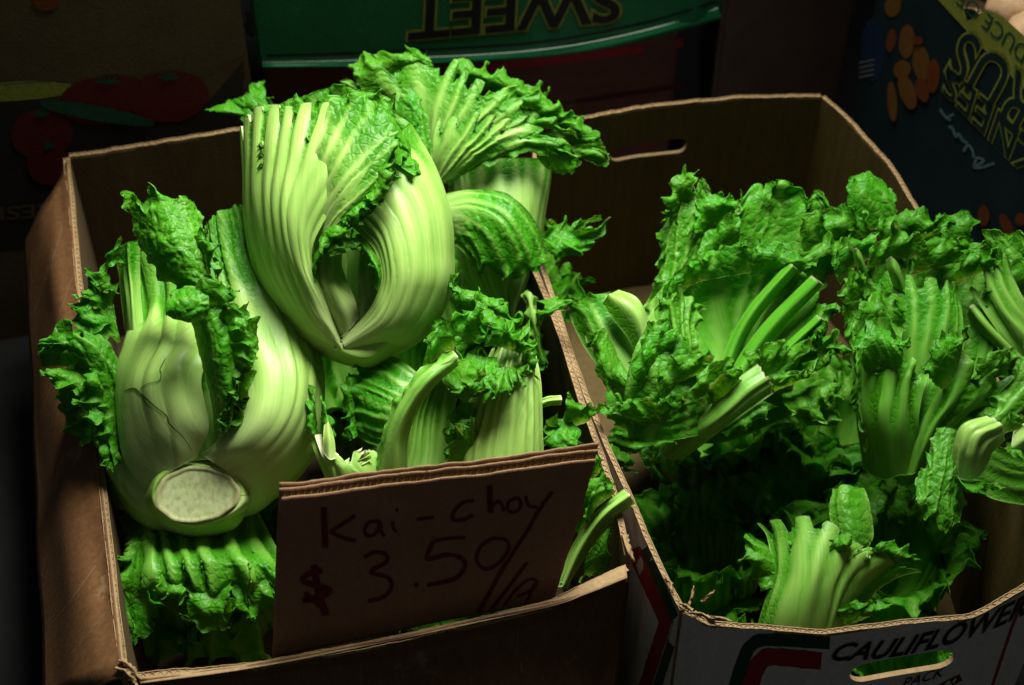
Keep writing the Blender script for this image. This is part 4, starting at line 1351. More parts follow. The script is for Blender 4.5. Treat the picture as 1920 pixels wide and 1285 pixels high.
def head_C():
    H = Head('mustard head lying on its side with a round cut stem end facing out', 1.50, (368, 960, 2))
    cl = H.leaf([
        [(300, 950, 2), (240, 870, 0), (224, 770, -1), (228, 700, -1.5), (240, 640, -3), (255, 540, -7), (250, 470, -9)],
        [(290, 936, 5), (234, 860, 4), (217, 760, 3), (221, 690, 3), (236, 641, 1.5), (256, 560, -4), (246, 480, -7)],
        [(302, 905, 6.5), (266, 840, 6.6), (244, 760, 6.2), (249, 700, 5.8), (272, 640, 4), (290, 560, -3), (280, 470, -6)],
        [(322, 884, 7.2), (302, 805, 8.4), (284, 738, 8.4), (290, 690, 7.8), (316, 636, 5.6), (330, 560, -2), (322, 470, -5)],
        [(346, 870, 7.4), (345, 792, 9), (336, 732, 9), (338, 688, 8.4), (358, 644, 6.2), (368, 570, -1), (360, 480, -4)],
        [(370, 856, 7), (392, 802, 8.2), (384, 752, 8), (376, 712, 7.4), (388, 664, 5.8), (394, 600, 0), (390, 510, -3)]],
        R=5, ra=4.6, ribsharp=.8, ts=8, cell=1.4, web=(.62, .74), blade=[('v1', .62, .86)], seed=301, green=.04)
    crr = H.leaf([
        [(376, 852, 6.8), (398, 836, 8), (428, 798, 8.6), (440, 748, 8), (432, 690, 6.6), (412, 600, 3.4), (396, 500, 0), (384, 420, -2)],
        [(398, 866, 7.6), (446, 836, 9.2), (488, 778, 9.4), (500, 712, 8.4), (482, 640, 6.4), (448, 540, 2.4), (424, 470, 0), (410, 392, -3)],
        [(428, 888, 7.2), (498, 852, 8.2), (548, 782, 8.2), (560, 702, 7), (540, 620, 4.6), (500, 520, 1), (470, 460, -1.4), (446, 386, -4)],
        [(446, 926, 5.6), (512, 908, 5.6), (578, 826, 5.2), (597, 724, 3.8), (578, 630, 1.8), (530, 520, -1.4), (500, 470, -3), (474, 398, -5)],
        [(444, 966, 3), (500, 946, 2.6), (586, 856, 2), (608, 736, .6), (592, 634, -1), (544, 520, -3.6), (512, 480, -5), (488, 420, -6)],
        [(430, 975, -1), (490, 955, -2), (580, 865, -3), (604, 740, -4), (588, 640, -5), (540, 530, -6), (510, 490, -7), (486, 430, -7)]],
        R=8, ra=3.0, ribsharp=.8, ribpow=.7, ribfull=.5, ts=8, cell=1.4, web=(.6, .8), blade=[('v1', .58, .84)], seed=311, green=.04, jag=[('v1', .6)], ruf=[('v1', 1.8, .35, 2)], crinkle=1.2, veins=.8)
    H.leaf([[(310, 935, 5.5), (252, 884, 3), (228, 790, 1), (196, 700, 0), (160, 620, -1)], [(322, 968, 5.2), (252, 944, 3.4), (207, 872, 1.6), (176, 770, .4), (130, 690, 0)],
            [(352, 1000, 3.6), (274, 988, 2), (206, 912, 0), (164, 800, -1), (112, 730, -1)], [(360, 1000, 0), (280, 985, -2), (215, 915, -3), (175, 810, -4), (130, 740, -4)]],
           R=5, ra=2, ts=6, cell=1.8, blade=[('v1', .55, .9), ('u1', .8, 1)], ruf=[('v1', 2, .5, 1.8)], seed=321, green=.12)
    # belly below the stem
    H.leaf([[(300, 944, 6.4), (320, 972, 6.8), (370, 986, 7.2), (428, 972, 6.8), (446, 944, 6.4)], [(290, 955, 5.2), (314, 988, 5.2), (370, 1004, 5.2), (436, 988, 5), (462, 950, 5)], [(280, 950, 2.6), (308, 990, 2.4), (368, 1008, 2.2), (440, 990, 1.6), (470, 950, 2.4)],
            [(275, 930, -3), (310, 970, -4), (370, 985, -4), (440, 970, -4), (480, 930, -3)]], name='stem_base', ts=6, cell=2, R=0, seed=325)
    # cut stem face
    c0 = np.array([369, 928.0])
    V, rim = [], []
    nr, na = 12, 64
    for i in range(nr + 1):
        f = i / nr
        for k in range(na):
            t = 2 * math.pi * k / na
            wob = 1 + .03 * math.sin(3 * t + 1) + .012 * math.sin(7 * t) + .012 * math.sin(11 * t + 2)
            x, y = 85 * f * math.cos(t) * wob, 56 * f * math.sin(t) * wob
            x, y = x * math.cos(-.10) - y * math.sin(-.10), x * math.sin(-.10) + y * math.cos(-.10)
            lip = .25 * math.exp(-((f - .93) / .05) ** 2) - .9 * max(0, f - .95) / .05
            V.append(at_depth(c0[0] + x, c0[1] + y, H.D - (7.4 + 0.2 * (y / 50) + .03 * float(noise(x / 16, y / 16, 4)) + lip) / 100))
            rim.append(.95 * math.exp(-((f - .87) / .05) ** 2) * (.7 + .3 * math.sin(5 * t) * math.sin(3 * t + 1)))
    Fq = [(i * na + k, i * na + (k + 1) % na, (i + 1) * na + (k + 1) % na, (i + 1) * na + k) for i in range(nr) for k in range(na)]
    mesh_obj('cut_stem', V, Fq, CUTFACE, H.o, attrs={'rim': np.array(rim)})
    # fleshy rim round the cut
    col = [[], [], []]
    for k in range(40):
        t = 2 * math.pi * k / 39
        x, y = math.cos(t), math.sin(t)
        wb = 1 + .025 * math.sin(3 * t + 2) + .02 * math.sin(5 * t)
        col[0].append((c0[0] + 77 * x, c0[1] + 49 * y, 7.1 + 0.2 * y))
        col[1].append((c0[0] + 88 * x * wb, c0[1] + 58 * y * wb, 7.1 + 0.2 * y + .2 * math.sin(4 * t)))
        col[2].append((c0[0] + 101 * x * wb, c0[1] + 67 * y * wb, 4.6 + 0.4 * y))
    H.leaf(col, name='stem_collar', ts=3, cell=1.8, R=0, seed=327, green=.05)
    # inner leaves closing the heart
    H.leaf([[(350, 866, 6), (350, 780, 5), (350, 700, 3), (350, 600, 0)], [(392, 862, 6.6), (404, 780, 6.6), (402, 690, 5.4), (398, 600, 2)], [(440, 866, 6), (455, 780, 5), (450, 690, 3), (440, 600, 0)]], R=3, ra=2, ts=4, blade=[('v1', .2, .8)], cell=2, seed=329, green=.5)
    # crack in the fleshy stalk
    crk = card_material('dark_crack', (0.05, 0.10, 0.012), (0.07, 0.13, 0.02))
    me = cl.data

    def on_leaf(a, b, off=0.0):
        # nearest front vertex of the leaf along the pixel ray
        r = ray(a, b)
        ok, loc, nrm, _ = cl_eval.ray_cast(Vector(CAM - base), Vector(r).normalized())
        return (np.array(loc) + base + (CAM - np.array(loc) - base) * 0.0006) if ok else at_depth(a, b, H.D - .08)
    base = np.array(H.o['_base'])
    bpy.context.view_layer.update()
    from mathutils.bvhtree import BVHTree

    class _R:
        def __init__(self, o):
            self.t = BVHTree.FromPolygons([v.co.copy() for v in o.data.vertices], [tuple(p.vertices) for p in o.data.polygons])

        def ray_cast(self, o, d):
            loc, n, i, dist = self.t.ray_cast(o, d)
            return loc is not None, loc, n, i
    cl_eval = _R(cl)
    for pts, w in (([(232, 734), (250, 729), (262, 738), (290, 762), (312, 780), (318, 796), (338, 814), (352, 832), (360, 846)], [1.5, 5, 4, 2.4, 2.4, 3, 2, 1.4, 1]),
                   ([(264, 740), (274, 758), (284, 768)], [2.5, 1.6, 1]), ([(262, 730), (276, 720), (298, 714), (302, 700), (300, 692), (310, 672)], [1.5, 1.2, 1.4, 2, 1.6, 1])):
        stroke('crack', pts, w, on_leaf, crk, cl, off=0)
    # rolled heart leaf
    roll = H.leaf([[(404, 826, 8.0), (396, 745, 8.6), (374, 655, 8.8), (356, 590, 8.4)], [(412, 820, 9.2), (412, 735, 10.4), (396, 650, 10.8), (376, 580, 10.4)],
                   [(424, 808, 9.6), (428, 726, 10.8), (418, 645, 11.2), (402, 572, 10.8)], [(438, 786, 8.8), (448, 715, 9.8), (446, 640, 10), (436, 570, 9.4)],
                   [(436, 780, 7), (450, 712, 7.6), (452, 640, 7.6), (446, 575, 7)]], R=3, ra=1.4, ts=2.4, cell=1.4, blade=[('v1', -.5, .45), ('u1', .3, .8)], crinkle=1.8, veins=.5, seed=331, green=.35)
    H.frill([(430, 590, 9.6), (446, 640, 10), (446, 700, 9.6), (430, 790, 8.8)], [(468, 560, 8.6), (492, 640, 9.8), (470, 735, 9.8), (424, 826, 9.4)], roll, w=2.8, amp=.75, wl=1.5, jag=.9)
    H.frill([(400, 580, 10.8), (416, 650, 11), (424, 710, 10.6), (424, 790, 9.6)], [(440, 560, 11.4), (470, 622, 11.6), (476, 686, 11.2), (410, 812, 10.2)], roll, w=2.8, amp=.7, wl=1.3, jag=.9)
    H.frill([(370, 600, 10), (400, 590, 11), (430, 590, 10.4)], [(345, 548, 10.6), (400, 520, 11.4), (456, 540, 9.8)], roll, w=2.4, amp=.6, wl=1.4)
    # upper blade with net of veins
    ub = H.leaf([[(352, 560, 7.4), (300, 520, 7.6), (262, 470, 7.4), (246, 420, 7), (222, 348, 6)],
                 [(366, 560, 9), (325, 510, 9.4), (295, 460, 9.4), (275, 405, 8.6), (262, 350, 7.2)],
                 [(384, 556, 10), (352, 500, 10.2), (328, 450, 10), (312, 400, 9), (304, 356, 7.6)],
                 [(398, 552, 9.6), (382, 496, 9.6), (364, 450, 9.2), (352, 405, 8.2), (344, 358, 6.8)],
                 [(404, 552, 8), (404, 500, 8), (396, 460, 7.6), (390, 425, 7), (376, 378, 5.8)]],
                R=2, ra=1.6, ribsharp=5, full=1.0, veins=1.0, crinkle=1.5, ruf=[('v1', 2, .5, 2.4), ('u1', 2, .5, 1.8), ('u0', 1, .25, 2)], jag=[('v1', 1.0), ('u1', .7), ('u0', .5)], tb=.8, cell=1.2, seed=341)
    H.frill([(340, 430, 9), (370, 470, 9), (390, 520, 9)], [(395, 420, 9.4), (408, 470, 9.6), (420, 530, 9.2)], ub, w=2.4, amp=.7, wl=1.3)
    H.leaf([[(388, 600, 11.6), (350, 606, 12), (312, 592, 11.4)], [(392, 580, 12), (352, 580, 12.6), (306, 574, 12)], [(392, 560, 11.8), (356, 556, 12), (318, 552, 11)], [(388, 546, 10.8), (362, 540, 10.8), (340, 540, 10)]],
           R=2, ra=1.2, ribsharp=4, full=1.0, veins=1.0, crinkle=2, ruf=[('v1', 1.2, .3, 1.4)], jag=[('v1', .7), ('u0', .4)], tb=.8, cell=1.1, seed=345, name='leaf')
    # stalks and curls at the left shoulder
    H.leaf([[(240, 650, -1), (232, 580, -2), (226, 520, -2.4), (216, 470, -2)], [(252, 650, 1), (246, 580, .4), (242, 520, 0), (236, 456, 0)], [(272, 645, 0), (266, 580, -.8), (262, 520, -1), (262, 450, -1)]],
           R=3, ra=4, blade=[('v1', .5, 1)], ts=3, cell=1.6, seed=351, green=.3)
    H.frill([(236, 500, 0), (226, 480, .4), (240, 460, .4)], [(196, 510, 0), (192, 482, .8), (236, 444, .6)], w=1.6, amp=.35, wl=2.6, seed=353)
    lf = H.frill([(226, 650, 0), (214, 590, 0), (206, 540, 0)], [(150, 640, .5), (136, 580, .5), (180, 500, 0)], w=3, amp=.8, wl=1.7)
    H.frill([(220, 620, 1), (212, 570, 1), (224, 520, 1)], [(180, 600, 1.5), (164, 550, 1.5), (200, 506, 1)], w=2, amp=.6, wl=1.6)
    lb = H.leaf([[(222, 760, 2), (190, 720, 2.4), (150, 690, 2.4), (66, 690, 2)], [(220, 730, 3), (185, 690, 3.6), (140, 655, 3.6), (80, 640, 2.6)], [(220, 700, 3), (190, 660, 3.4), (150, 630, 3.2), (116, 614, 2.2)], [(222, 680, 2), (206, 650, 2.2), (190, 630, 2), (172, 622, 1)]],
                R=3, ra=1.8, ribsharp=4, full=1.0, veins=.8, crinkle=2.2, ruf=[('v1', 1.6, .45, 1.6), ('u0', 1.4, .35, 1.4)], jag=[('v1', .9), ('u0', .5)], tb=.8, cell=1.3, seed=361)
    H.frill([(222, 700, 2.6), (222, 760, 3), (226, 820, 3), (230, 860, 3)], [(172, 690, 3), (176, 770, 3.4), (188, 840, 3.4), (206, 890, 3)], lb, w=2.6, amp=.8, wl=1.6)
    H.frill([(170, 720, 1), (180, 780, 1), (196, 840, 1)], [(92, 720, 1), (118, 790, 1), (160, 850, 1)], lb, w=3, amp=.8, wl=1.8)
    head_C_left(H)


def head_C_left(H):
    for k, (a, b) in enumerate([([(200, 690, 2.6), (160, 664, 3), (130, 650, 3)], [(170, 620, 3), (110, 612, 3.2), (60, 660, 3)]), ([(200, 720, 2.6), (160, 700, 3), (120, 690, 3)], [(150, 740, 3.4), (100, 724, 3.6), (54, 690, 3)]),
                                ([(214, 800, 3.4), (206, 750, 3.6), (204, 700, 3.4)], [(160, 800, 3.6), (146, 740, 4), (170, 680, 4)]), ([(222, 860, 3.2), (214, 820, 3.4), (208, 780, 3.4)], [(190, 884, 3.4), (168, 830, 3.8), (172, 780, 3.8)]),
                                ([(220, 600, 1), (200, 580, 1), (190, 560, 1)], [(170, 640, 1.6), (134, 600, 1.6), (150, 540, 1.2)]), ([(232, 560, .6), (214, 540, .8), (210, 520, .6)], [(190, 560, 1.2), (170, 520, 1.2), (200, 486, 1)])]):
        H.frill(a, b, w=2.8, amp=.75, wl=1.6, seed=380 + k)


def head_D():
    H = Head('broken mustard head with a bent trimmed stalk, just behind the price sign', 1.49, (830, 990, 2))
    # pale fan at the right
    fan = H.leaf([[(862, 1000, 4), (826, 880, 3.4), (850, 800, 2.4), (890, 720, 1), (926, 650, -1)],
                  [(890, 1000, 5), (868, 880, 5), (890, 790, 4.4), (918, 710, 3), (946, 640, 1)],
                  [(920, 1000, 5.6), (912, 880, 5.8), (925, 790, 5.2), (942, 710, 4), (960, 640, 2)],
                  [(955, 1000, 5.4), (958, 880, 5.6), (964, 790, 5.2), (972, 710, 4), (980, 645, 2)],
                  [(990, 1000, 4.4), (1000, 880, 4.4), (1000, 790, 4.2), (998, 710, 3.2), (994, 655, 1.6)],
                  [(1008, 1000, 2), (1018, 880, 1.6), (1017, 790, 1.4), (1011, 710, .8), (1002, 660, 0)]],
                 R=10, ra=3, ts=6, cell=1.5, blade=[('v1', .88, 1.1)], ribjag=1.0, cut=True, seed=401, green=.06)
    H.frill([(862, 830, 4.4), (880, 790, 4.4), (890, 750, 4)], [(836, 872, 6), (838, 800, 6.4), (850, 742, 6)], fan, w=2.6, amp=.7, wl=1.8, jag=.9)
    H.frill([(850, 880, 5), (890, 850, 5), (900, 800, 5)], [(800, 850, 6.6), (860, 800, 7.4), (884, 760, 6.6)], fan, w=2.6, amp=.6, wl=1.7, jag=1)
    H.frill([(920, 680, 3), (950, 690, 4), (985, 680, 3.4)], [(880, 716, 6), (940, 730, 6.6), (1000, 690, 5)], fan, w=2.6, amp=.8, wl=1.6)
    # dark curls on top
    for k, (a, b) in enumerate([([(850, 600, 2), (900, 590, 2), (960, 620, 2)], [(840, 530, 1), (900, 540, 1.4), (990, 600, 1)]),
                                ([(870, 640, 4), (920, 640, 4.4), (970, 660, 4)], [(860, 570, 3), (930, 580, 3.4), (1000, 640, 3)]),
                                ([(870, 660, 5), (900, 670, 5), (940, 670, 5)], [(830, 720, 6.4), (880, 760, 6.6), (950, 720, 6)]),
                                ([(840, 640, 4), (860, 660, 4), (880, 690, 4)], [(800, 610, 4.6), (830, 640, 5), (880, 740, 6)]),
                                ([(960, 650, 3), (980, 670, 3), (990, 700, 3)], [(1002, 620, 3), (1004, 660, 3.4), (1000, 720, 3)]),
                                ([(900, 700, 5), (880, 680, 5.4), (860, 690, 5)], [(905, 760, 6), (870, 740, 6.6), (846, 700, 6)]), ([(900, 650, 5.4), (940, 650, 5.6), (980, 668, 5)], [(890, 600, 5), (950, 604, 5.4), (1004, 650, 4.6)]), ([(850, 650, 5.4), (880, 640, 5.6), (910, 650, 5.4)], [(836, 590, 5), (880, 574, 5.4), (930, 600, 5)]), ([(900, 690, 6), (940, 690, 6.4), (970, 690, 6)], [(900, 740, 7.4), (940, 750, 7.6), (990, 720, 6.6)])]):
        H.frill(a, b, w=2.8, amp=.8, wl=1.6, seed=410 + k, jag=.7)
    H.leaf([[(790, 700, 3), (800, 660, 3.4), (806, 630, 3), (815, 600, 2)], [(830, 690, 5), (836, 650, 5.4), (838, 620, 5), (836, 598, 4)], [(860, 690, 4), (872, 650, 4.6), (874, 620, 4), (866, 606, 3)]],
           full=1.0, veins=.7, crinkle=1.8, ruf=[('v1', 1.4, .35, 1.6)], jag=[('v1', .6)], tb=.8, cell=1.3, seed=421)
    # bent stalk
    st = H.leaf([[(694, 930, 6), (704, 860, 7), (716, 808, 7.6), (744, 748, 8.2), (786, 694, 8.4), (848, 652, 7.6)],
                 [(716, 930, 7.6), (724, 862, 8.8), (732, 812, 9.4), (756, 758, 10), (796, 704, 10.2), (854, 662, 9.2)],
                 [(740, 930, 7.8), (744, 866, 9), (748, 818, 9.6), (768, 766, 10.2), (806, 714, 10.4), (858, 672, 9.4)],
                 [(762, 930, 6), (764, 870, 7), (764, 824, 7.6), (780, 774, 8.4), (814, 724, 8.8), (860, 684, 8.2)]],
                R=3, ra=1.6, ts=6, cell=1.4, cut=True, blade=[('u0', .72, 1.05)], ruf=[('u0', .8, .2, 1.6)], jag=[('u0', .4)], seed=431, green=.42)
    H.frill([(800, 690, 8.4), (830, 664, 8.4), (860, 650, 8)], [(796, 650, 8.8), (824, 616, 9), (872, 606, 8.4)], st, w=2, amp=.5, wl=1.6)
    H.frill([(820, 716, 7), (850, 690, 7), (880, 670, 7)], [(850, 740, 8.4), (890, 730, 8.6), (920, 690, 8)], st, w=2, amp=.6, wl=1.6)
    # inner green leaf beside it
    H.leaf([[(740, 920, 5), (760, 850, 4.4), (772, 780, 4), (800, 720, 3.6)], [(790, 920, 4.4), (800, 850, 3), (806, 780, 2.6), (826, 710, 3)], [(840, 920, 4.6), (838, 850, 3.4), (850, 780, 3), (870, 700, 3.6)]],
           R=6, ra=2.6, ts=3, cell=1.7, blade=[('v1', .3, 1.2)], seed=441, green=.42)
    # green fan to the left
    gf = H.leaf([[(748, 840, 5.4), (710, 836, 4.6), (680, 826, 3.4), (652, 820, 2)], [(748, 800, 6), (712, 790, 5.2), (680, 776, 4), (648, 762, 2.4)], [(760, 764, 6), (720, 748, 5.2), (684, 732, 4), (648, 716, 2.4)],
                 [(776, 735, 5.4), (740, 720, 4.8), (706, 706, 3.6), (664, 690, 2)], [(784, 700, 4), (756, 680, 3), (726, 666, 2), (700, 655, 1)]],
                R=9, ra=3, ribsharp=2, blade=[('v1', -.2, .5)], ruf=[('v1', 2.4, .6, 1.5)], jag=[('v1', .8)], crinkle=1.4, ts=2.4, cell=1.4, seed=451, green=.35)
    H.frill([(680, 700, 3.4), (672, 750, 3.4), (676, 820, 3.4)], [(646, 690, 3), (640, 760, 3.4), (650, 836, 3.4)], gf, w=1.8, amp=.5, wl=1.2)
    H.frill([(670, 700, 3), (680, 690, 3), (696, 684, 3)], [(648, 690, 3.4), (668, 676, 3.4), (700, 670, 3)], gf, w=1.4, amp=.4, wl=1.2)
    # torn pale stalk in front
    tor = H.leaf([[(640, 960, 6), (606, 880, 6), (590, 840, 5.6), (576, 800, 4.6)], [(655, 960, 7), (628, 890, 7.6), (614, 860, 7.4), (600, 826, 6.8)], [(680, 960, 7.6), (654, 890, 8.4), (642, 866, 8.2), (634, 846, 7.6)],
                  [(700, 960, 7.6), (690, 890, 8.2), (684, 860, 8), (674, 826, 7.4)], [(716, 960, 6.6), (714, 890, 7), (710, 860, 6.8), (704, 836, 6)]],
                 R=4, ra=2.2, ts=7, cell=1.3, cut=True, jag=[('v1', 1.6)], seed=461, green=.1)
    H.frill([(600, 830, 5), (594, 800, 5), (590, 770, 4.6)], [(578, 812, 5.4), (574, 772, 5.6), (588, 716, 5)], tor, w=1.6, amp=.5, wl=1.3)
    H.frill([(612, 850, 6), (606, 812, 6), (604, 780, 5.6)], [(632, 834, 6), (624, 790, 6), (600, 730, 5.2)], tor, w=1.4, amp=.4, wl=1.3)
    H.leaf([[(606, 850, 8), (606, 820, 8), (608, 792, 7.4)], [(618, 862, 8.6), (618, 820, 8.4), (616, 788, 7.6)], [(630, 860, 8), (628, 828, 7.8), (622, 800, 7)]], ts=4, cell=1.3, jag=[('v1', .6)], seed=463, name='torn_strip', cut=True)
    # cut stub and greens at the right
    H.leaf([[(1008, 770, 0), (1030, 762, .4), (1052, 760, 0)], [(1008, 760, 1), (1030, 752, 1.4), (1054, 750, 1)], [(1008, 750, 0), (1030, 744, .4), (1052, 742, 0)]], name='stalk', ts=8, cell=1.4, cut=True, seed=471, green=.2)
    H.frill([(1010, 790, 0), (1050, 786, 0), (1090, 790, 0)], [(1016, 850, 1), (1060, 850, 1), (1110, 840, 1)], w=2.6, amp=.7, wl=1.6)
    H.frill([(1060, 830, -1), (1080, 800, -1), (1110, 790, -1)], [(1030, 800, 0), (1070, 750, 0), (1128, 770, 0)], w=2.6, amp=.7, wl=1.5)


def head_E():
    H = Head('mustard head upside down in the front corner, curly leaf tips hanging down', 1.46, (350, 1000, -5))
    lf = H.leaf([[(228, 965, -9), (228, 1040, -1), (206, 1100, 1.6), (196, 1180, .6)], [(258, 955, -8), (266, 1036, 1.4), (256, 1096, 3.4), (246, 1176, 2)], [(290, 950, -8), (306, 1030, 2), (318, 1080, 4), (330, 1140, 2.6)],
                 [(335, 950, -8), (362, 1028, 2.4), (384, 1076, 4.2), (400, 1130, 2.6)], [(380, 950, -8), (418, 1030, 2.4), (446, 1074, 4), (462, 1130, 2.4)], [(430, 950, -9), (472, 1034, 1.6), (500, 1074, 3), (524, 1120, 1.6)], [(480, 950, -9), (524, 1040, 0), (550, 1074, 1), (580, 1110, 0)]],
                R=7, ra=5, ribsharp=1.3, web=(.2, .5), blade=[('v1', .42, .9)], ruf=[('v1', 4, 1.0, 2.6), ('u0', 2, .6, 2.2)], jag=[('v1', 1.4), ('u0', .6)], crinkle=1.2, veins=.3, ts=3, cell=1.3, seed=501, green=.66)
    H.frill([(262, 1080, 3.4), (236, 1100, 3), (212, 1120, 2)], [(310, 1140, 3.4), (262, 1200, 2.4), (192, 1204, 1.4)], lf, w=3.4, amp=.9, wl=2.4)
    H.frill([(340, 1092, 4), (390, 1094, 4.2), (440, 1090, 4)], [(352, 1150, 3), (400, 1186, 3.4), (452, 1150, 3)], lf, w=3, amp=.9, wl=2.2)
    H.frill([(430, 1094, 4), (470, 1088, 3.6), (510, 1080, 3)], [(430, 1156, 2.6), (486, 1160, 2.6), (530, 1120, 2)], lf, w=2.8, amp=.8, wl=2.2)
    H.frill([(256, 1040, 1), (236, 1060, 1), (226, 1090, 1)], [(216, 1020, 1.6), (190, 1080, 1.6), (200, 1130, 1.4)], lf, w=2.6, amp=.8, wl=1.8)
    H.frill([(300, 1060, 3.4), (330, 1078, 4), (350, 1100, 3.6)], [(284, 1110, 4.2), (320, 1130, 4.6), (362, 1120, 4)], lf, w=2, amp=.6, wl=2)
    H.leaf([[(230, 1130, -4), (260, 1180, -5), (280, 1240, -7)], [(350, 1120, -3), (370, 1180, -4), (380, 1240, -6)], [(480, 1120, -4), (490, 1180, -5), (500, 1240, -7)]], R=6, ra=3, full=.8, crinkle=2, ruf=[('v1', 2, .7, 2)], cell=2.2, seed=511, green=.6)


def head_F():
    H = Head('mustard leaves squeezed between the price sign and the box corner', 1.47, (1060, 1090, 0))
    s = H.leaf([[(1040, 1100, 0), (1076, 1020, 1), (1120, 960, 2), (1172, 918, 2)], [(1056, 1100, 1.4), (1092, 1024, 2.6), (1134, 966, 3.4), (1182, 930, 3)], [(1070, 1090, .4), (1106, 1030, 1), (1146, 976, 1.8), (1190, 942, 1.6)]],
               R=2, ra=1.8, ts=7, cell=1.5, cut=True, seed=601, green=.35)
    H.frill([(1080, 1010, 1), (1110, 960, 2), (1160, 920, 2)], [(1070, 980, 1.4), (1084, 900, 2.4), (1130, 866, 2)], s, w=2.4, amp=.6, wl=1.8)
    H.frill([(1090, 1000, 2), (1120, 950, 2.6), (1150, 930, 2.6)], [(1096, 960, 2.6), (1116, 910, 3.4), (1160, 900, 3)], s, w=2, amp=.5, wl=1.6)
    H.frill([(1100, 1030, 0), (1130, 1000, 0), (1150, 980, 0)], [(1080, 1100, -2), (1130, 1070, -2), (1146, 1020, -2)], s, w=2.4, amp=.5, wl=2)
    H.frill([(1090, 930, 0), (1110, 900, 0), (1130, 880, 0)], [(1060, 890, 1), (1090, 850, 1), (1140, 850, 1)], s, w=2, amp=.6, wl=1.5)


def loose_leaf():
    H = Head('single limp mustard leaf drooping over the edge between the two boxes', 1.60, (1000, 690, 0), group='loose mustard leaves', name='mustard_leaf')
    lf = H.leaf([[(976, 540, 0), (984, 600, 0), (996, 660, -.5), (1012, 710, -1)], [(990, 545, .6), (1000, 600, .8), (1010, 650, .4), (1022, 700, 0)], [(1004, 550, 0), (1014, 600, 0), (1022, 650, -.4), (1030, 690, -1)]],
                R=2, ra=1.2, ts=1.6, cell=1.5, blade=[('v1', .2, .9), ('u0', .6, 1), ('u1', .6, 1)], ruf=[('u0', 1, .3, 1.8), ('u1', 1, .3, 1.6), ('v1', 1.2, .3, 1.2)], jag=[('v1', .9), ('u0', .3), ('u1', .3)], seed=651, green=.35)
    H.frill([(1000, 580, 1), (1014, 584, 1.4), (1030, 580, 1)], [(1010, 616, 1), (1040, 590, 1.6), (1090, 560, 1.4)], lf, w=1.4, amp=.3, wl=2.6)
    H.frill([(1004, 566, 1), (1030, 560, 1.4), (1050, 556, 1)], [(1030, 592, 1.6), (1060, 580, 1.8), (1096, 568, 1.4)], lf, w=1.2, amp=.3, wl=2.6)


